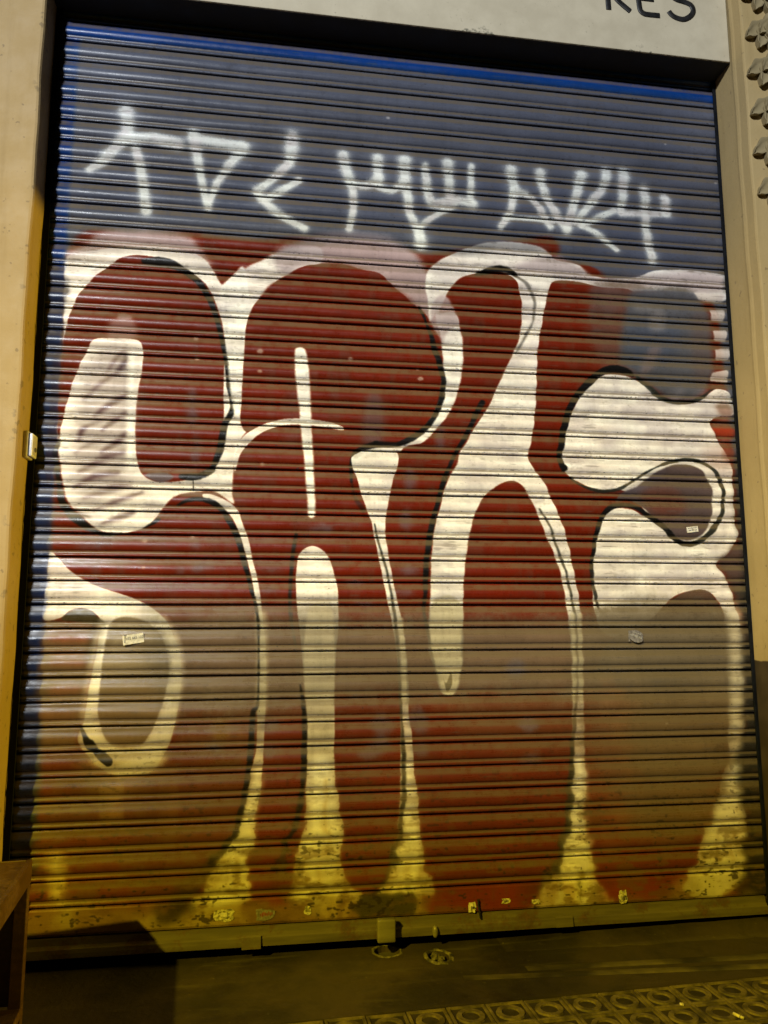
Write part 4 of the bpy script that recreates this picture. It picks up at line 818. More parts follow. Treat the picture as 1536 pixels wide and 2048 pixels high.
def paint_mural():
    img = np.empty((IH, IW, 3), np.float32)
    img[:] = np.array((9, 50, 112), np.float32) / 255
    img *= (0.9 + 0.2 * vnoise(IH, IW, (30, 90), 3))[..., None]
    N1 = vnoise(IH, IW, 28, 11, 4)
    N2 = vnoise(IH, IW, 6, 12, 2)
    GR = np.random.default_rng(5).random((IH, IW)).astype(np.float32)
    # thin, uneven coats: streaks and clouds of coverage
    COAT = 0.90 + 0.16 * (vnoise(IH, IW, (10, 70), 21, 3) - 0.35)

    def parse(s):
        a = np.array([[float(v) for v in q.split(',')] for q in s.split()])
        return np.stack([a[:, 0] * RES, (a[:, 1] - KB) * RES], 1)

    def comp(y0, y1, x0, x1, al, col):
        c = np.array(col, np.float32) / 255
        v = 1 + 0.10 * (N1[y0:y1, x0:x1] - 0.5) + 0.05 * (GR[y0:y1, x0:x1] - 0.5)
        al = np.clip(al, 0, 1)[..., None]
        img[y0:y1, x0:x1] = img[y0:y1, x0:x1] * (1 - al) + (c * v[..., None]) * al

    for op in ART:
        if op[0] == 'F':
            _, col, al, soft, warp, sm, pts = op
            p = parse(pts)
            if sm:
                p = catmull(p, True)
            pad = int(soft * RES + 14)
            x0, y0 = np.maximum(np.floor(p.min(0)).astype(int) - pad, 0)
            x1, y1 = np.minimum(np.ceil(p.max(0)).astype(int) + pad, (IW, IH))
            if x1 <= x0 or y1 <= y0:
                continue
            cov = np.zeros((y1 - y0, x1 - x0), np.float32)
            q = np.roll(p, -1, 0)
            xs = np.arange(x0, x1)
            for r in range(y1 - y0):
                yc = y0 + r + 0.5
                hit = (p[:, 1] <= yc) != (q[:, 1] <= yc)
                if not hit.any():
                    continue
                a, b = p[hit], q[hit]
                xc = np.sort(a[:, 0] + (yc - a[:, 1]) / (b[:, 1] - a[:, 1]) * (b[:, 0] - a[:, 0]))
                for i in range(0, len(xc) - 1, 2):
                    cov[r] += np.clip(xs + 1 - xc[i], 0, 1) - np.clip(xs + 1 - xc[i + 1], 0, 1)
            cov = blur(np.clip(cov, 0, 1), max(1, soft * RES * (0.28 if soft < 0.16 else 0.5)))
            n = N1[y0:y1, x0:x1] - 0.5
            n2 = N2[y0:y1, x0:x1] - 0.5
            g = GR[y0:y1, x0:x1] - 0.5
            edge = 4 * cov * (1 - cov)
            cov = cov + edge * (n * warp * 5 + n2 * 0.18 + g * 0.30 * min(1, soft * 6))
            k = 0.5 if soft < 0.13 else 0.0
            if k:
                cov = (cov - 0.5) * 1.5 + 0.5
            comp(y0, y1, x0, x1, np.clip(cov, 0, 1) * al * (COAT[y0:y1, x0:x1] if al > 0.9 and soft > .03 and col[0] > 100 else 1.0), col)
        else:
            _, col, al, soft, ws, pts = op
            p = parse(pts)
            wv = np.array([float(v) for v in ws.split()]) * RES
            n = 8
            pp = catmull(p, False, n)
            ww = np.interp(np.arange(len(pp)) / n, np.arange(len(wv)), wv)
            spray = soft == 'spray'
            sp = 0.0 if spray else max(1.0, soft * RES * (0.6 if soft < 0.13 else 1.0))
            pad = int(wv.max() * (1.6 if spray else 0.6) + sp + 4)
            x0, y0 = np.maximum(np.floor(pp.min(0)).astype(int) - pad, 0)
            x1, y1 = np.minimum(np.ceil(pp.max(0)).astype(int) + pad, (IW, IH))
            if x1 <= x0 or y1 <= y0:
                continue
            X, Y = np.meshgrid(np.arange(x0, x1) + 0.5, np.arange(y0, y1) + 0.5)
            best = np.full(X.shape, 9.0 if spray else 1e9, np.float32)
            for i in range(len(pp) - 1):
                a, b = pp[i], pp[i + 1]
                d = b - a
                L = max(1e-6, (d * d).sum())
                t = np.clip(((X - a[0]) * d[0] + (Y - a[1]) * d[1]) / L, 0, 1)
                dd = np.hypot(X - a[0] - t * d[0], Y - a[1] - t * d[1])
                hw = (ww[i] + (ww[i + 1] - ww[i]) * t) * 0.5
                best = np.minimum(best, dd / hw if spray else dd - hw)
            n1 = N1[y0:y1, x0:x1] - 0.5
            n2 = N2[y0:y1, x0:x1] - 0.5
            g = GR[y0:y1, x0:x1] - 0.5
            if spray:
                v = np.exp(-(best / 0.98) ** 2.6)
                halo = 0.16 * np.exp(-(best / 1.9) ** 2)
                cov = np.clip(v + halo + 4 * v * (1 - v) * (g * 0.35 + n2 * 0.2), 0, 1)
            else:
                best = best + n1 * 3.0 + n2 * 1.2
                tt = np.clip((sp - best) / (2 * sp), 0, 1)
                cov = tt * tt * (3 - 2 * tt)
            comp(y0, y1, x0, x1, cov * al, col)
    img = smear(img)
    # thin lilac and grey passes in the white fills
    lumi = img.mean(2)
    wmask = np.clip((lumi - 0.62) * 6, 0, 1)
    pas = np.clip((vnoise(IH, IW, (34, 60), 41, 4) - 0.47) * 5, 0, 1) * wmask * 0.42
    img[:] = img * (1 - pas[..., None]) + np.array((0.70, 0.66, 0.69), np.float32) * pas[..., None]
    # long diagonal fade lines left by the spray passes
    yy, xx = np.mgrid[0:IH, 0:IW].astype(np.float32)
    dg = vnoise(IH, IW, 26, 42, 3)
    ln = np.clip(np.sin((xx * 0.62 - yy * 0.78) / 17.0 + dg * 9) * 0.5 + 0.15, 0, 1) * wmask * 0.13
    img[:] = img * (1 - ln[..., None]) + np.array((0.62, 0.58, 0.60), np.float32) * ln[..., None]
    # ghosts of older paint in the red
    rmask = np.clip((img[..., 0] - img[..., 1] * 1.8 - 0.05) * 6, 0, 1)
    gh = np.clip((vnoise(IH, IW, (60, 26), 43, 4) - 0.56) * 6, 0, 1) * rmask * 0.30
    img[:] = img * (1 - gh[..., None]) + np.array((0.33, 0.27, 0.25), np.float32) * gh[..., None]
    # age: faint vertical run-off, scuffs along the ribs and general dirt
    run = vnoise(IH, IW, (220, 7), 31, 3)
    img *= (1 - 0.035 * np.clip((run - 0.55) * 4, 0, 1))[..., None]
    cloud = vnoise(IH, IW, 120, 32, 4)
    img *= (0.90 + 0.2 * cloud)[..., None]
    scuff = vnoise(IH, IW, (3, 34), 33, 2) * (0.55 + 0.45 * vnoise(IH, IW, 90, 34, 2))
    s = np.clip((scuff - 0.60) * 9, 0, 1)[..., None] * 0.35
    img[:] = img * (1 - s) + np.array((0.33, 0.30, 0.30), np.float32) * s
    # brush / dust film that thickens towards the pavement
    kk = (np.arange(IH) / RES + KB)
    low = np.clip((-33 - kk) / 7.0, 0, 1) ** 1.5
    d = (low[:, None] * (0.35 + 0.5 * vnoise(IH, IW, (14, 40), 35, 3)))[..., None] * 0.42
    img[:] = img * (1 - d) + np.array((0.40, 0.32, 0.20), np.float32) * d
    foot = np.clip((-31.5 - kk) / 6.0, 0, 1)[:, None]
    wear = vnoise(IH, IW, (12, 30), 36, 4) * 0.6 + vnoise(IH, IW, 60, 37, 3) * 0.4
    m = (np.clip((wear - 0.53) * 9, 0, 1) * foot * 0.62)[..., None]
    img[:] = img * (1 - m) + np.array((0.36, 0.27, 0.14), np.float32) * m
    ch = np.clip((vnoise(IH, IW, (5, 9), 38, 2) * 0.7 + vnoise(IH, IW, 40, 39, 2) * 0.3 - 0.66) * 14, 0, 1) * (0.15 + 0.85 * foot)
    img[:] = img * (1 - 0.7 * ch[..., None]) + np.array((0.16, 0.13, 0.10), np.float32) * 0.7 * ch[..., None]
    img += (np.random.default_rng(8).random((IH, IW, 1)).astype(np.float32) - 0.5) * 0.03
    return np.clip(img, 0, 1)


def smear(img):
    # brush, boots and rain have dragged the paint about near the ground
    kk = np.arange(IH) / RES + KB
    foot = np.clip((-32.5 - kk) / 6.0, 0, 1)[:, None].astype(np.float32)
    dx = (vnoise(IH, IW, (26, 34), 51, 4) - 0.5) * 46 * foot + (vnoise(IH, IW, (50, 8), 52, 3) - 0.5) * 16 * foot
    dy = (vnoise(IH, IW, (30, 30), 53, 3) - 0.5) * 30 * foot
    yy, xx = np.mgrid[0:IH, 0:IW]
    xi = np.clip(xx + dx, 0, IW - 1).astype(int)
    yi = np.clip(yy + dy, 0, IH - 1).astype(int)
    out = img[yi, xi]
    soft = np.stack([blur(out[..., c], 4) for c in range(3)], 2)
    f = (foot * 0.8)[..., None]
    return out * (1 - f) + soft * f


def mural_image():
    a = paint_mural()
    im = bpy.data.images.new('mural_paint', IW, IH)
    px = np.ones((IH, IW, 4), np.float32)
    px[..., :3] = a
    im.pixels.foreach_set(px.ravel())
    im.update()
    im.pack()
    return im


# ------------------------------------------------------------------ roller shutter
SHUT = thing('roller_shutter', 'closed steel roller shutter sprayed with big red and white graffiti', 'shutter', (0, 0, zk(0)))


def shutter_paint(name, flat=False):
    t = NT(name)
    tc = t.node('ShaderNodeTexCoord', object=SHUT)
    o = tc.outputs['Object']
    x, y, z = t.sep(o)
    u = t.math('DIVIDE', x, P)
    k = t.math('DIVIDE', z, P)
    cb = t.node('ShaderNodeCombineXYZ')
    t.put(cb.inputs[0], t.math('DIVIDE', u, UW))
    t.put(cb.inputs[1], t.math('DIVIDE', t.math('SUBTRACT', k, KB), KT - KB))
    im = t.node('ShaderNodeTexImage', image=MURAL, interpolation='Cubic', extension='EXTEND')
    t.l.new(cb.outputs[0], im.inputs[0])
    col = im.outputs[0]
    grain = t.noise(o, 34, 5, 0.65)
    fine = t.noise(o, 420, 3, 0.6)
    streak = t.noise(t.scale(o, (1.6, 1, 60)), 3.0, 5, 0.6)
    if not flat:
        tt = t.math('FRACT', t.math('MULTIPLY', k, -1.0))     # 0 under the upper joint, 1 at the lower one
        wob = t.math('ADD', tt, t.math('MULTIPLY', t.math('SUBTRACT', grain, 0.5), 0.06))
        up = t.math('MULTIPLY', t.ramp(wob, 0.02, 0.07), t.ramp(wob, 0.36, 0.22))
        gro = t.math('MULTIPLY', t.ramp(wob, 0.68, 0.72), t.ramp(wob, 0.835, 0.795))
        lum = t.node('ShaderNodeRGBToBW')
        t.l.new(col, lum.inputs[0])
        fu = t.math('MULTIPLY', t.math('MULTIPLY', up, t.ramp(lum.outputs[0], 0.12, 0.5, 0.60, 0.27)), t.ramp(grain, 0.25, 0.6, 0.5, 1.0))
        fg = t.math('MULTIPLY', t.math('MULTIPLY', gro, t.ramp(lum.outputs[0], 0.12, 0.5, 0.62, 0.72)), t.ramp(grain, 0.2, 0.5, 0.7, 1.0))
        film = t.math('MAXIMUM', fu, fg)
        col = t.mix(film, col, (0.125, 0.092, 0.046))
        # paint rubbed off the two edges of each slat
        e1 = t.math('MULTIPLY', t.ramp(tt, 0.655, 0.675), t.ramp(tt, 0.71, 0.69))
        e2 = t.math('MULTIPLY', t.ramp(tt, 0.83, 0.86), t.ramp(tt, 0.955, 0.93))
        chip = t.math('MULTIPLY', t.math('MAXIMUM', e1, e2), t.ramp(t.noise(t.scale(o, (60, 60, 160)), 1.6, 4, 0.7), 0.57, 0.64))
        col = t.mix(t.math('MULTIPLY', chip, 0.85), col, (0.022, 0.020, 0.022))
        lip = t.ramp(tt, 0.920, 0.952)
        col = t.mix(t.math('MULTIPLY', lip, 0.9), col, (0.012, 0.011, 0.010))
    spot = t.noise(o, 150, 2, 0.5)
    col = t.mix(t.ramp(spot, 0.72, 0.77, 0, 0.7), col, (0.02, 0.018, 0.016))
    rough = t.ramp(t.math('ADD', t.math('MULTIPLY', streak, 0.6), t.math('MULTIPLY', grain, 0.4)), 0.35, 0.62, 0.22, 0.40)
    h = t.math('ADD', t.math('MULTIPLY', grain, 0.6), t.math('MULTIPLY', fine, 0.35))
    h = t.math('ADD', h, t.math('MULTIPLY', streak, 0.5))
    return t.out(col, rough, t.bump(h, 0.30, 0.0016), spec=0.31)


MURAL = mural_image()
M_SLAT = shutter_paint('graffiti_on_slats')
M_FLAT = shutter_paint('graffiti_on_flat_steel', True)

PROF = [(0.00, -0.04), (0.012, 0.055), (0.05, 0.078), (0.12, 0.090), (0.20, 0.112), (0.27, 0.140), (0.34, 0.166), (0.40, 0.180), (0.47, 0.185), (0.54, 0.174), (0.61, 0.150), (0.662, 0.118), (0.682, 0.086), (0.712, 0.072), (0.76, 0.070), (0.80, 0.078), (0.832, 0.104), (0.86, 0.114), (0.895, 0.110), (0.920, 0.092), (0.938, 0.050), (0.952, -0.06), (1.0, -0.09)]
X0, X1 = 0.012, WID - 0.006


def slat_mesh(seed, dents):
    r = random.Random(seed)
    prof = [(-o * P, -t * P) for t, o in PROF]
    n = 44
    ds = [(r.uniform(X0, X1), r.uniform(.03, .16), r.uniform(-1, 1) * r.uniform(.4, 1.0) * dents) for _ in range(7)]
    ph = [r.uniform(0, 6.3) for _ in range(4)]
    bm = bmesh.new()
    rows = []
    for i in range(n + 1):
        x = X0 + (X1 - X0) * i / n
        wav = 0.0004 * math.sin(x * 5.1 + ph[0]) + 0.0003 * math.sin(x * 13 + ph[1])
        sag = 0.0004 * math.sin(x * 3.3 + ph[2]) + 0.0003 * math.sin(x * 8.7 + ph[3])
        d = sum(a * math.exp(-((x - c) / w_) ** 2) for c, w_, a in ds)
        row = []
        for (y, z), (t, o_) in zip(prof, PROF):
            k_ = math.sin(PI * min(1, max(0, (t - .02) / .92))) if 0 < t < .96 else 0
            row.append(bm.verts.new((x, y + wav + d * 0.0034 * k_, z + sag + d * 0.0009)))
        row.append(bm.verts.new((x, 0.10 * P, -1.0 * P)))
        row.append(bm.verts.new((x, 0.10 * P, 0.0)))
        rows.append(row)
    m = len(rows[0])
    for a, b in zip(rows[:-1], rows[1:]):
        for q in range(m):
            bm.faces.new((a[q], a[(q + 1) % m], b[(q + 1) % m], b[q]))
    bm.faces.new(rows[0][::-1])
    bm.faces.new(rows[-1])
    bmesh.ops.recalc_face_normals(bm, faces=list(bm.faces))
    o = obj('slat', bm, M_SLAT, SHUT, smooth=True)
    o.data.set_sharp_from_angle(angle=math.radians(32))
    return o


protos = [slat_mesh(k, d) for k, d in ((1, .25), (2, .5), (3, .8), (4, 1.2), (5, 1.6), (6, 2.0))]
for n in range(-1, 39):
    if n < 5:
        s = protos[n + 1]
    else:
        pick = random.choice((0, 1, 1, 2, 3)) if n < 24 else random.choice((2, 3, 4, 5, 5))
        s = protos[pick].copy()
        link(s, SHUT)
    s.location = (0, random.uniform(-0.0007, 0.0007), -(n - 1) * P + random.uniform(-0.0006, 0.0006))
    s.rotation_euler = (random.uniform(-0.018, 0.018), random.uniform(-0.0003, 0.0003), 0)
# the wide flat bottom slat
bm = bmesh.new()
extrude_x(bm, [(0.03 * P, -38.0 * P), (-0.05 * P, -38.02 * P), (-0.09 * P, -38.08 * P), (-0.10 * P, -38.5 * P), (-0.09 * P, -38.93 * P), (-0.05 * P, -39.02 * P), (0.05 * P, -39.07 * P), (0.1 * P, -39.07 * P), (0.1 * P, -38.0 * P)], X0, X1)
obj('bottom_slat', bm, M_FLAT, SHUT)
bm = bmesh.new()
extrude_x(bm, [(0.02 * P, -39.09 * P), (-0.06 * P, -39.11 * P), (-0.10 * P, -39.36 * P), (-0.24 * P, -39.41 * P), (-0.30 * P, -39.45 * P), (-0.31 * P, -39.60 * P), (-0.29 * P, -39.78 * P), (-0.10 * P, -39.80 * P), (0.1 * P, -39.80 * P), (0.1 * P, -39.09 * P)], X0 + 0.004, X1 - 0.004)
obj('bottom_rail', bm, M_RAIL, SHUT)
zr = zk(0)
# guide channels
obj('guide_rail', bbox(0.001, 0.020, -0.018, -0.0135, -zr + 0.001, 2.2 * P, 0.001, 1), M_GUIDE, SHUT)
obj('guide_rail', bbox(WID - 0.013, WID - 0.001, -0.020, -0.0145, -zr + 0.03, 2.2 * P, 0.001, 1), M_GUIDE, SHUT)
# locking tab in the middle, two stop tabs, a bolt and a pull strap
bm = bbox(1.016, 1.068, -0.050, -0.026, 0.033 - zr, 0.095 - zr, 0.005, 3)
o = obj('locking_tab', bm, M_LOCK, SHUT, True)
for xa, zb in ((0.641, 0.030), (1.548, 0.036)):
    bm = bmesh.new()
    extrude_x(bm, [(-0.0262, 0.062 - zr), (-0.022, 0.066 - zr), (-0.020, zb + 0.004 - zr), (-0.0235, zb - zr), (-0.0285, zb + 0.002 - zr)], xa, xa + 0.052)
    obj('stop_tab', bm, M_RAIL, SHUT)
bm = bmesh.new()
bmesh.ops.create_uvsphere(bm, u_segments=10, v_segments=8, radius=1.0)
bmesh.ops.scale(bm, vec=(0.009, 0.010, 0.017), verts=bm.verts)
bmesh.ops.translate(bm, vec=(1.186, -0.025, 0.047 - zr), verts=bm.verts)
obj('bolt', bm, M_LOCK, SHUT, True)
curve_mesh('pull_strap', [[(1.3176, 0.122 - zr), (1.3180, 0.105 - zr), (1.3205, 0.088 - zr), (1.3240, 0.070 - zr)]], 0.0028, M_BLACK, SHUT, 0.6, (0, -0.013, 0))


# locksmith stickers on the slats
def rect(cx, cz, w_, h_, roll):
    c, s = math.cos(roll), math.sin(roll)
    return [(cx + a * w_ / 2 * c - b * h_ / 2 * s, cz + a * w_ / 2 * s + b * h_ / 2 * c) for a, b in ((-1, -1), (1, -1), (1, 1), (-1, 1))]


def print_bars(cx, cz, w_, h_, n, roll, mat, y, parent, seed):
    # a line of print too small to read: separate little marks
    r = random.Random(seed)
    bm = bmesh.new()
    c, s_ = math.cos(roll), math.sin(roll)
    for i in range(n):
        a0 = (i + r.uniform(.05, .25)) / n - .5
        a1 = (i + r.uniform(.6, .95)) / n - .5
        b0, b1 = -.5 + r.uniform(0, .2), .5 - r.uniform(0, .35)
        q = [(cx + a * w_ * c - b * h_ * s_, cz + a * w_ * s_ + b * h_ * c) for a, b in ((a0, b0), (a1, b0), (a1, b1), (a0, b1))]
        bm.faces.new([bm.verts.new((x, y, z)) for x, z in q])
    return obj('printed_line', bm, mat, parent)


r1 = math.radians(9)
st = obj('sticker', plate(rect(0.316, 0.877 - zr, 0.058, 0.027, r1), -0.0150, 0.0012), M_PAPER, SHUT)
st['label'] = 'small cream rectangular phone number sticker on the lower left of the shutter'
text_mesh('printed_number', '602 665 102', 0.0105, M_INK, st, (0.320, -0.0152, 0.880 - zr), -r1, 0.92)
curve_mesh('printed_key', [[(0.2935, 0.866 - zr), (0.2935, 0.886 - zr)], [(0.290, 0.886 - zr), (0.2970, 0.887 - zr)]], 0.0012, M_INK, st, 0.3, (0, -0.0151, 0), 1)
r2 = math.radians(7)
st = obj('sticker', plate(rect(2.0575, 1.221 - zr, 0.040, 0.0185, r2), -0.0150, 0.0012), M_PAPER, SHUT)
st['label'] = 'tiny bright white sticker near the right edge of the shutter'
print_bars(2.057, 1.2255 - zr, 0.031, 0.0045, 9, r2, M_INK, -0.0153, st, 3)
text_mesh('printed_number', '646 202 676', 0.0068, M_INK, st, (2.0585, -0.0152, 1.2185 - zr), -r2, 0.85)
oval = []
for i in range(22):
    a = 2 * PI * i / 22
    x_, z_ = 0.027 * math.cos(a), 0.0185 * math.sin(a)
    c, s = math.cos(-0.33), math.sin(-0.33)
    X_, Z_ = x_ * c - z_ * s, x_ * s + z_ * c
    oval.append((1.8455 + min(X_, 0.0215), 0.878 - zr + Z_))
st = obj('sticker', plate(oval, -0.0150, 0.0012), M_PAPERG, SHUT)
st['label'] = 'grey oval sticker on the lower right of the shutter'
text_mesh('printed_number', '607 488 363', 0.0095, M_INKL, st, (1.8445, -0.0152, 0.878 - zr), 0.33, 0.82)
print_bars(1.8495, 0.8875 - zr, 0.026, 0.0032, 8, -0.33, M_INKL, -0.0153, st, 4)
bx = obj('sticker', plate([(1.8195, 0.862 - zr), (1.823, 0.862 - zr), (1.823, 0.892 - zr), (1.838, 0.894 - zr), (1.8365, 0.897 - zr), (1.8195, 0.896 - zr)], -0.0146, 0.0008), M_PAPERG, SHUT)
bx['label'] = 'torn grey corner left from an older sticker behind the oval one'


def torn(cx, cz, w_, h_, seed, y=-0.0080, n=13):
    r = random.Random(seed)
    pts = []
    for i in range(n):
        a = 2 * PI * i / n
        k_ = 1.0 / max(abs(math.cos(a)), abs(math.sin(a)))
        k_ *= r.uniform(0.72, 1.04)
        pts.append((cx + 0.5 * w_ * math.cos(a) * k_, cz - zr + 0.5 * h_ * math.sin(a) * k_))
    return plate(pts, y, 0.0009)


rem = [(0.590, 0.117, 0.060, 0.036, 1, M_TORN, 'crumpled torn yellow sticker remains low on the left'),
       (0.703, 0.113, 0.054, 0.034, 2, M_PAPERG, 'arched faded sticker with a row of red letters low on the shutter'),
       (0.822, 0.118, 0.022, 0.026, 3, M_TORN, 'small pale scrap of sticker left of the dark rubbed patch'),
       (1.302, 0.101, 0.026, 0.034, 4, M_PAPER, 'pale yellow torn sticker beside the black pull strap'),
       (1.4034, 0.112, 0.028, 0.015, 5, M_TORN, 'narrow greenish scrap of sticker on red paint'),
       (1.4934, 0.106, 0.026, 0.015, 6, M_TORN, 'small pale scrap on the worn white stripe'),
       (1.7674, 0.104, 0.030, 0.046, 7, M_TORN, 'half peeled greenish sticker low on the right')]
for cx, cz, w_, h_, sd, m_, lab in rem:
    s = obj('sticker', torn(cx, cz, w_, h_, sd), m_, SHUT)
    s['label'] = lab
    if sd in (1, 7, 4):
        for q in range(3):
            a = random.Random(sd * 10 + q)
            f = obj('paper_flap', torn(cx + a.uniform(-.35, .35) * w_, cz + a.uniform(-.3, .3) * h_, w_ * a.uniform(.25, .5), h_ * a.uniform(.3, .6), sd * 7 + q, -0.0098 - q * 0.0007, 7), M_PAPER if q != 1 else M_TORN, s)
            f.rotation_euler = (0, 0, 0)
    if sd == 2:
        print_bars(cx + 0.004, cz + 0.002 - zr, 0.036, 0.013, 8, 0.08, M_INKR, -0.0083, s, 5)
    if sd in (4, 5, 7):
        print_bars(cx + 0.001, cz - zr, w_ * 0.55, h_ * 0.3, 4, 0.08, M_INK, -0.0121 if sd != 5 else -0.0083, s, sd)

# ------------------------------------------------------------------ walls round the opening
YL = -0.119                    # face of the wall on the left
WALL = thing('shop_wall', 'plain cream rendered wall on the left with an ochre lit door reveal', 'wall', (-1, YL, 0))


def wpart(name, bm, m, parent=None, smooth=False):
    o = obj(name, bm, m, parent or WALL, smooth)
    o.location = (1, -YL, 0) if (parent or WALL) is WALL else (0, 0, 0)
    return o


bm = bmesh.new()
# wall with an eased arris at the reveal
extr = [(-7.0, YL), (-0.010, YL), (-0.004, YL + 0.002), (-0.0005, YL + 0.008), (0.0, YL + 0.02), (0.0, 0.30), (-7.0, 0.30)]
nz = 60
rows = []
for iz in range(nz + 1):
    z_ = 4.6 * iz / nz
    wv = 0.0016 * math.sin(z_ * 9.1) + 0.0012 * math.sin(z_ * 23.7 + 1)
    rows.append([bm.verts.new((x + (wv if i in (1, 2, 3, 4) else 0), y, z_)) for i, (x, y) in enumerate(extr)])
for a, b in zip(rows[:-1], rows[1:]):
    for i in range(len(extr)):
        j = (i + 1) % len(extr)
        bm.faces.new((a[i], a[j], b[j], b[i]))
bm.faces.new(rows[0][::-1])
bm.faces.new(rows[-1])
bmesh.ops.recalc_face_normals(bm, faces=list(bm.faces))
wpart('wall_face', bm, M_WALL)
wpart('plinth', bbox(-6.99, -0.014, YL - 0.007, YL + 0.05, 0.0, 0.926, 0.003, 2), M_WALL)
wpart('lintel', bbox(0.003, WID + 0.18, YL + 0.012, 0.30, 3.62, 4.6), M_WALL)
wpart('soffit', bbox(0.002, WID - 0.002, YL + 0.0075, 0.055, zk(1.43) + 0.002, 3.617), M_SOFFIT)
wpart('back_panel', bbox(-0.05, WID + 0.05, 0.31, 0.33, 0.002, 3.6), M_DARK)  # near-black sheet added to keep the gaps behind the shutter dark

# ------------------------------------------------------------------ right pilaster with carved drop of leaves
YP = -0.177
PIL = thing('pilaster', 'cream pilaster right of the shutter with a carved string of leaves and brown base', 'pilaster', (WID, 0, 0))
bm = bmesh.new()
prof = [(0.0, 0.30), (0.0, -0.112), (-0.0012, -0.122), (0.0005, -0.131), (0.0018, -0.135), (0.0024, -0.138), (0.0035, YP + 0.006), (0.0055, YP + 0.001), (0.010, YP), (6.0, YP), (6.0, 0.30)]
rows = []
for iz in range(71):
    z_ = 4.6 * iz / 70
    wv = 0.0012 * math.sin(z_ * 7.3) + 0.0012 * math.sin(z_ * 19.0 + 2)
    rows.append([bm.verts.new((x + (wv if 0 < i < 9 else 0), y, z_)) for i, (x, y) in enumerate(prof)])
for a, b in zip(rows[:-1], rows[1:]):
    for i in range(len(prof)):
        j = (i + 1) % len(prof)
        bm.faces.new((a[i], a[j], b[j], b[i]))
bm.faces.new(rows[0][::-1])
bm.faces.new(rows[-1])
bmesh.ops.recalc_face_normals(bm, faces=list(bm.faces))
obj('shaft', bm, M_PIL, PIL)


def petal_bm(L, wdt, lift0, lift1, cup):
    """pointed cupped leaf hanging down -z, rising from the wall towards its tip, closed to the wall by a skirt"""
    bm = bmesh.new()
    ns, nw = 14, 8
    top = []
    for i in range(ns + 1):
        s = i / ns
        hw = wdt * max(0.10, math.sin(PI * (0.06 + 0.90 * s) ** 1.15) ** 0.8) * (1 + 0.13 * math.sin(s * 15))
        row = []
        for j in range(nw + 1):
            a = j / nw * 2 - 1
            y = lift0 + (lift1 - lift0) * s ** 1.2
            y += cup * (a * a) * (0.35 + 0.65 * s) * (1 - 0.5 * max(0, abs(a) - .75) / .25)
            y += 0.0035 * math.exp(-(a / 0.16) ** 2) * (1 - s)
            row.append(bm.verts.new((hw * a, -y, -L * s + 0.006 * a * a * s)))
        top.append(row)
    for i in range(ns):
        for j in range(nw):
            bm.faces.new((top[i][j], top[i + 1][j], top[i + 1][j + 1], top[i][j + 1]))
    rim = [top[i][0] for i in range(ns + 1)] + [top[ns][j] for j in range(1, nw + 1)] + [top[i][nw] for i in range(ns - 1, -1, -1)] + [top[0][j] for j in range(nw - 1, 0, -1)]
    base = [bm.verts.new((v.co.x * 0.90, 0.004, v.co.z * 0.95)) for v in rim]
    n = len(rim)
    for i in range(n):
        j = (i + 1) % n
        bm.faces.new((rim[i], rim[j], base[j], base[i]))
    bm.faces.new(base[::-1])
    bmesh.ops.recalc_face_normals(bm, faces=list(bm.faces))
    return bm


# one leaf cluster, then copies
boss = bmesh.new()
bmesh.ops.create_uvsphere(boss, u_segments=14, v_segments=10, radius=1.0)
bmesh.ops.scale(boss, vec=(0.015, 0.022, 0.024), verts=boss.verts)
bmesh.ops.translate(boss, vec=(0, 0, 0.030), verts=boss.verts)
orn0 = obj('leaf_ornament', boss, M_ORN, PIL, True)
tz = 2.905
orn0.location = (0.100, YP - 0.006, tz + 0.022)
spec = [(0.118, 0.027, 0.006, 0.024, 0.012, -50, 0.0), (0.122, 0.026, 0.009, 0.028, 0.012, -22, 0.0), (0.124, 0.025, 0.012, 0.032, 0.011, 3, 0.0),
        (0.122, 0.026, 0.009, 0.028, 0.012, 25, 0.0), (0.118, 0.027, 0.006, 0.024, 0.012, 52, 0.0),
        (0.075, 0.021, 0.024, 0.036, 0.009, -36, -0.004), (0.078, 0.021, 0.026, 0.040, 0.009, -9, -0.006), (0.078, 0.021, 0.026, 0.040, 0.009, 12, -0.006), (0.075, 0.021, 0.024, 0.036, 0.009, 38, -0.004)]
for L, w_, l0, l1, g_, ang, dz in spec:
    pt = obj('leaf', petal_bm(L, w_, l0 * 0.8, l1 * 0.60, g_ * 1.15), M_ORN, orn0, True)
    pt.data.set_sharp_from_angle(angle=math.radians(44))
    pt.location = (0, 0.006, dz + 0.028)
    pt.rotation_euler = (0, math.radians(-ang), 0)
for n, zc in enumerate((3.195, 3.050, 2.763, 2.619, 2.475, 2.332)):
    c = orn0.copy()
    link(c, PIL)
    c.location = (0.100, YP - 0.006, zc + 0.022)
    c.rotation_euler = (random.uniform(-.03, .03), random.uniform(-.04, .04), 0)
    for ch in list(orn0.children):
        d = ch.copy()
        link(d, c)
        d.location = ch.location
        d.scale = (random.uniform(.92, 1.06), random.uniform(.9, 1.1), random.uniform(.94, 1.04))

# ------------------------------------------------------------------ fascia board with lettering
SIGN = thing('shop_sign', 'white painted fascia board above the shutter with thin black letters', 'sign', (0, YL, zk(1.43)))
o = obj('board', bbox(0.004, WID - 0.007, 0.0, 0.007, 0.0, 0.74, 0.0022, 2), M_FASCIA, SIGN)
zb = 2.981 - zk(1.43)


def arc(cx, cz, rx, rz, a0, a1, n=14):
    return [(cx + rx * math.cos(math.radians(a0 + (a1 - a0) * i / n)), cz + rz * math.sin(math.radians(a0 + (a1 - a0) * i / n))) for i in range(n + 1)]


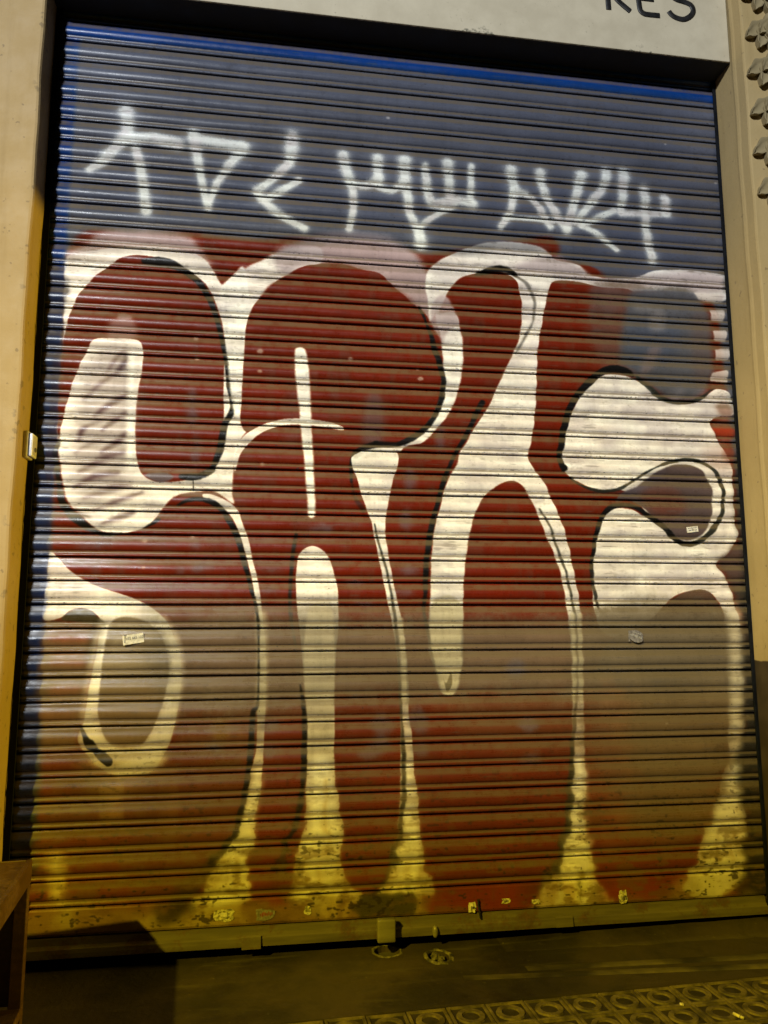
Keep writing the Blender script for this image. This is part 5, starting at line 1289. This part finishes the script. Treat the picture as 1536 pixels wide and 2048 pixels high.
H = 0.115
glyph = {
    'R': [[(1.800, zb), (1.797, zb + H)], [(1.797, zb + H)] + arc(1.834, zb + H - 0.030, 0.030, 0.030, 90, -90, 12) + [(1.800, zb + H - 0.060)], [(1.822, zb + H - 0.060), (1.840, zb + 0.034), (1.8775, zb + 0.004)]],
    'E': [[(1.985, zb + 0.001), (1.955, zb)] + arc(1.935, zb + 0.022, 0.022, 0.022, 270, 185, 8) + [(1.9095, zb + 0.06), (1.912, zb + H - 0.02)] + arc(1.934, zb + H - 0.022, 0.022, 0.022, 175, 90, 8) + [(1.982, zb + H)], [(1.912, zb + 0.060), (1.966, zb + 0.060)]],
    'S': [[(2.0195, zb + 0.022)] + arc(2.0645, zb + 0.036, 0.048, 0.036, 205, 372, 18) + arc(2.066, zb + 0.086, 0.040, 0.029, 300, 135, 12)[2:] + [(2.075, zb + H + 0.003), (2.103, zb + H - 0.008)]],
}
glyph['S'] = [[(2.0195, zb + 0.022), (2.032, zb + 0.008), (2.050, zb + 0.000), (2.072, zb - 0.002), (2.092, zb + 0.008), (2.107, zb + 0.024), (2.111, zb + 0.042), (2.102, zb + 0.058), (2.080, zb + 0.066), (2.050, zb + 0.072), (2.034, zb + 0.086), (2.036, zb + 0.104), (2.054, zb + 0.116), (2.080, zb + 0.117), (2.102, zb + 0.105)]]


def fine(pts, n=5):
    return [tuple(q) for q in catmull(pts, False, n)]


for ch in 'RES':
    strokes = [fine(s_) if ch == 'S' else s_ for s_ in glyph[ch]]
    if ch == 'R':
        strokes[2] = fine(strokes[2])
    o = curve_mesh('letter', strokes, 0.0100, M_BLACK, SIGN, 0.25, (0, -0.0012, 0), 3)
    # round ends
    o['label'] = 'black painted letter ' + ch

# ------------------------------------------------------------------ key switch on the left reveal
KEY = thing('key_switch', 'small grey and white key switch box fixed on the ochre door reveal', 'switch', (0.0, -0.046, 1.39))
obj('back_box', bbox(0.0005, 0.014, -0.024, 0.034, -0.004, 0.074, 0.0045, 3), M_GREYPL, KEY, True)
obj('seal', bbox(0.0142, 0.0165, -0.020, 0.030, 0.002, 0.068, 0.0008, 1), M_BLACK, KEY)
obj('cover', bbox(0.0168, 0.026, -0.021, 0.026, 0.000, 0.067, 0.0035, 3), M_WHITEPL, KEY, True)
obj('face_plate', bbox(0.0262, 0.0272, -0.015, 0.020, 0.006, 0.060, 0.0004, 1), M_GREYPL, KEY)
bm = bmesh.new()
bmesh.ops.create_cone(bm, segments=14, radius1=0.007, radius2=0.0065, depth=0.003, cap_ends=True)
bmesh.ops.rotate(bm, matrix=Matrix.Rotation(PI / 2, 3, 'Y'), verts=bm.verts)
bmesh.ops.translate(bm, vec=(0.0288, 0.002, 0.022), verts=bm.verts)
obj('key_barrel', bm, M_LOCK, KEY)

# ------------------------------------------------------------------ steel box in the corner
BOX = thing('steel_box', 'rust brown steel frame box standing by the left foot of the shutter', 'box', (0.151, -0.292, 0.0))
BOX.rotation_euler = (0, 0, math.radians(-4.5 + 9.2))


def bp(name, bm, m=None):
    return obj(name, bm, m or M_CRATE, BOX)


BX, BY, BH = -0.62, -0.80, 0.366
bp('top_panel', bbox(BX, -0.012, BY, -0.006, BH - 0.010, BH - 0.003, 0.001, 1))
bm = bmesh.new()
box(bm, -0.0115, 0.0, BY, 0.0, BH - 0.052, BH)
bevel(bm, 0.002, 2)
bp('edge_rail', bm)
bp('edge_rail', bbox(BX, -0.012, -0.0055, 0.0, BH - 0.052, BH, 0.002, 2))
bp('edge_rail', bbox(BX, -0.012, BY, BY + 0.0115, BH - 0.052, BH, 0.002, 2))
for x_, y_ in ((-0.030, -0.0305), (-0.030, BY + 0.001), (BX, -0.0305), (BX, BY + 0.001)):
    bp('corner_post', bbox(x_, x_ + 0.0285, y_, y_ + 0.029, 0.0, BH - 0.0525, 0.002, 2))
bp('base_panel', bbox(BX + 0.001, -0.001, BY + 0.031, -0.031, 0.030, 0.052, 0.002, 2))
bp('back_panel', bbox(BX + 0.03, -0.031, -0.020, -0.014, 0.053, BH - 0.0535))
bp('side_panel', bbox(BX + 0.004, BX + 0.010, BY + 0.031, -0.031, 0.053, BH - 0.0535))

# ------------------------------------------------------------------ ground
ang = math.atan2(0.0037, 0.0987)
ex = Vector((math.cos(ang), math.sin(ang)))
ey = Vector((math.sin(ang), -math.cos(ang)))
T = 0.0986
org = Vector((1.3849, -0.3985))


def border_y(x):
    q = org - ey * (T * 0.515)
    return q.y + (x - q.x) * ex.y / ex.x


bm = bmesh.new()
box(bm, -30, 30, -40, 0.6, -0.30, -0.016)
ground = obj('pavement', bm, M_GROUND)
ground['kind'] = 'structure'

# doorstep slab with two round socket holes for the shutter bolts
SOCK = [(1.048, -0.018, 0.037, 0.036), (1.183, -0.079, 0.029, 0.040)]
bm = bmesh.new()
outer = [(-7.0, border_y(-7.0)), (7.0, border_y(7.0)), (7.0, 0.5), (-7.0, 0.5)]
edges = []
ov = [bm.verts.new((x, y, 0)) for x, y in outer]
for i in range(4):
    edges.append(bm.edges.new((ov[i], ov[(i + 1) % 4])))
wells = []
for cx, cy, rx, ry in SOCK:
    cv = [bm.verts.new((cx + rx * math.cos(2 * PI * i / 20), cy + ry * math.sin(2 * PI * i / 20), 0)) for i in range(20)]
    for i in range(20):
        edges.append(bm.edges.new((cv[i], cv[(i + 1) % 20])))
    wells.append(cv)
bmesh.ops.triangle_fill(bm, use_beauty=True, edges=edges)
for cv in wells:
    bt = [bm.verts.new((v.co.x, v.co.y, -0.05)) for v in cv]
    for i in range(20):
        bm.faces.new((cv[i], cv[(i + 1) % 20], bt[(i + 1) % 20], bt[i]))
    bm.faces.new(bt)
ob = [bm.verts.new((x, y, -0.014)) for x, y in outer]
for i in range(4):
    bm.faces.new((ov[i], ov[(i + 1) % 4], ob[(i + 1) % 4], ob[i]))
bmesh.ops.recalc_face_normals(bm, faces=list(bm.faces))
up = [f for f in bm.faces if abs(f.normal.z) > .9 and f.calc_center_median().z > -0.001]
if up and up[0].normal.z < 0:
    bmesh.ops.reverse_faces(bm, faces=list(bm.faces))
STEP = obj('doorstep', bm, M_STEP)
STEP['kind'] = 'structure'


def ring_bm(cx, cy, rx, ry, wd, h, seed, n=26):
    r = random.Random(seed)
    bm = bmesh.new()
    prev = None
    loops = []
    for i in range(n):
        a = 2 * PI * i / n
        k1 = 1 + r.uniform(-.05, .05)
        hh = h * r.uniform(.5, 1.2)
        w2 = wd * r.uniform(.7, 1.3)
        loop = []
        for q, zz in ((0.0, 0.0005), (0.25, hh), (0.65, hh * .9), (1.0, 0.0005)):
            loop.append(bm.verts.new((cx + (rx * k1 + w2 * q) * math.cos(a), cy + (ry * k1 + w2 * q) * math.sin(a), zz)))
        loops.append(loop)
    for i in range(n):
        a, b = loops[i], loops[(i + 1) % n]
        for j in range(3):
            bm.faces.new((a[j], a[j + 1], b[j + 1], b[j]))
    bmesh.ops.recalc_face_normals(bm, faces=list(bm.faces))
    return bm


obj('socket_collar', ring_bm(*SOCK[0], 0.008, 0.003, 3), M_COLLAR, STEP, True)
obj('socket_collar', ring_bm(*SOCK[1], 0.012, 0.006, 5), M_COLLAR, STEP, True)
for cx, cy, sz, sd in ((1.176, -0.062, 0.014, 1), (1.192, -0.075, 0.011, 2), (1.186, -0.090, 0.008, 3)):
    r = random.Random(sd)
    bm = bmesh.new()
    bmesh.ops.create_icosphere(bm, subdivisions=2, radius=sz)
    for v in bm.verts:
        v.co *= r.uniform(.7, 1.15)
        v.co.z *= 0.7
    bmesh.ops.translate(bm, vec=(cx, cy, -0.004), verts=bm.verts)
    o = obj('rubble', bm, M_COLLAR, STEP)
# mortar fillet that closes the gap under the right end of the rail
bm = bmesh.new()
loops = []
r = random.Random(77)
for i in range(25):
    x_ = 1.38 + (WID - 0.0015 - 1.38) * i / 24
    h_ = 0.021 * (i / 24) ** 0.8 * r.uniform(.9, 1.08) + 0.0008
    yo = r.uniform(-.006, .006)
    loops.append([bm.verts.new((x_, y_, z_)) for y_, z_ in ((-0.105 + yo, -0.004), (-0.070 + yo, h_ * .35), (-0.030, h_ * .92), (0.05, h_), (0.12, h_), (0.12, -0.004))])
for a, b in zip(loops[:-1], loops[1:]):
    for j in range(6):
        k_ = (j + 1) % 6
        bm.faces.new((a[j], a[k_], b[k_], b[j]))
bm.faces.new(loops[0][::-1])
bm.faces.new(loops[-1])
bmesh.ops.recalc_face_normals(bm, faces=list(bm.faces))
obj('mortar_fillet', bm, M_STEP, STEP, True)
# two worn raised ribs along the front of the step, dying out to the left
for (xa, ya), (xb, yb), hh, wd in (((1.40, -0.186), (4.6, -0.335), 0.0070, 0.030), ((1.22, -0.215), (4.6, -0.455), 0.0060, 0.028)):
    bm = bmesh.new()
    n = 40
    loops = []
    r = random.Random(int(xa * 100))
    for i in range(n + 1):
        s = (i / n) ** 1.6
        x_, y_ = xa + (xb - xa) * s, ya + (yb - ya) * s
        g = min(1, s * 3.2)
        h_ = hh * (0.05 + 0.95 * g) * r.uniform(.85, 1.1)
        loops.append([bm.verts.new((x_, y_ + wd * q, 0.0004 + h_ * z_)) for q, z_ in ((-.5, -.06), (-.36, .7), (-.1, 1.0), (.2, .95), (.42, .6), (.5, -.06))])
    for a, b in zip(loops[:-1], loops[1:]):
        for j in range(5):
            bm.faces.new((a[j], a[j + 1], b[j + 1], b[j]))
    bmesh.ops.recalc_face_normals(bm, faces=list(bm.faces))
    if sum(f.normal.z for f in bm.faces) < 0:
        bmesh.ops.reverse_faces(bm, faces=list(bm.faces))
    obj('step_rib', bm, M_RIDGE, STEP, True)


def tile_geo(bm, ox=0.0, oy=0.0, oz=0.0, seg=16, rot=0.0):
    """one relief paving square: raised frame and ring, sunk field"""
    h0, h1 = 0.0478, 0.0405
    dep = -0.0042
    ca, sa = math.cos(rot), math.sin(rot)

    def V(x, y, z):
        return bm.verts.new((ox + x * ca - y * sa, oy + x * sa + y * ca, oz + z))

    sq = ((-1, -1), (1, -1), (1, 1), (-1, 1))
    bs = [V(a * h0, b * h0, -0.014) for a, b in sq]
    o1 = [V(a * h0, b * h0, -0.0012) for a, b in sq]
    o2 = [V(a * (h0 - 0.0012), b * (h0 - 0.0012), 0) for a, b in sq]
    i1 = [V(a * (h1 + 0.001), b * (h1 + 0.001), 0) for a, b in sq]
    i2 = [V(a * h1, b * h1, dep) for a, b in sq]
    for i in range(4):
        j = (i + 1) % 4
        for p_, q_ in ((bs, o1), (o1, o2), (o2, i1), (i1, i2)):
            bm.faces.new((p_[i], p_[j], q_[j], q_[i])).material_index = 0
    bm.faces.new(i2).material_index = 1
    R0, R1 = 0.0345, 0.0205
    rings = []
    for rr, zz in ((R0 + .001, dep - .0004), (R0 - .0008, -0.0002), (R1 + .0012, -0.0002), (R1, dep - .0004)):
        rings.append([V(rr * math.cos(2 * PI * i / seg), rr * math.sin(2 * PI * i / seg), zz) for i in range(seg)])
    for a, b in zip(rings[:-1], rings[1:]):
        for i in range(seg):
            j = (i + 1) % seg
            bm.faces.new((a[i], a[j], b[j], b[i])).material_index = 0


bm = bmesh.new()
tile_geo(bm)
tile0 = obj('paving_tile', bm, [M_TILE, M_TILED], ground)
first = True
IR, JR = range(-14, 16), range(0, 9)
for j in JR:
    for i in IR:
        t = tile0 if first else tile0.copy()
        if not first:
            link(t, ground)
        first = False
        c = org + ex * (i * T) + ey * (j * T)
        t.location = (c.x, c.y, random.uniform(-0.0014, 0.0004))
        t.rotation_euler = (random.uniform(-.006, .006), random.uniform(-.006, .006), ang + random.choice((0, 1, 2, 3)) * PI / 2 + random.uniform(-.004, .004))
bm = bmesh.new()
for j in range(0, 24):
    for i in range(-40, 45):
        if i in IR and j in JR:
            continue
        c = org + ex * (i * T) + ey * (j * T)
        tile_geo(bm, c.x, c.y, random.uniform(-0.0014, 0.0004), 10, ang)
far = obj('paving_tiles', bm, [M_TILE, M_TILED], ground)
far['kind'] = 'stuff'


# ------------------------------------------------------------------ litter
def butt(name, label, x, y, yaw, L, rad):
    t = thing(name, label, 'litter', (x, y, 0.0))
    for nm, a, b, m_ in (('paper_tube', -L / 2, L * .15, M_BUTT), ('filter', L * .152, L / 2, M_TORN)):
        bm = bmesh.new()
        bmesh.ops.create_cone(bm, segments=12, radius1=rad, radius2=rad * .93, depth=b - a, cap_ends=True)
        bmesh.ops.rotate(bm, matrix=Matrix.Rotation(PI / 2, 3, 'Y'), verts=bm.verts)
        bmesh.ops.translate(bm, vec=((a + b) / 2, 0, rad), verts=bm.verts)
        obj(nm, bm, m_, t, True)
    t.rotation_euler = (0, 0, yaw)


butt('cigarette_butt', 'flattened pale cigarette butt on the ringed paving tiles', 1.807, -0.515, math.radians(-68), 0.027, 0.0038)
r = random.Random(9)
bm = bmesh.new()
bmesh.ops.create_icosphere(bm, subdivisions=2, radius=0.006)
for v in bm.verts:
    v.co *= r.uniform(.7, 1.2)
    v.co.z = v.co.z * 0.5 + 0.003
o = obj('paper_scrap', bm, M_BUTT)
o.location = (1.706, -0.440, 0.0)
o['label'] = 'tiny pale crumb of paper on a joint between paving tiles'
o['category'] = 'litter'
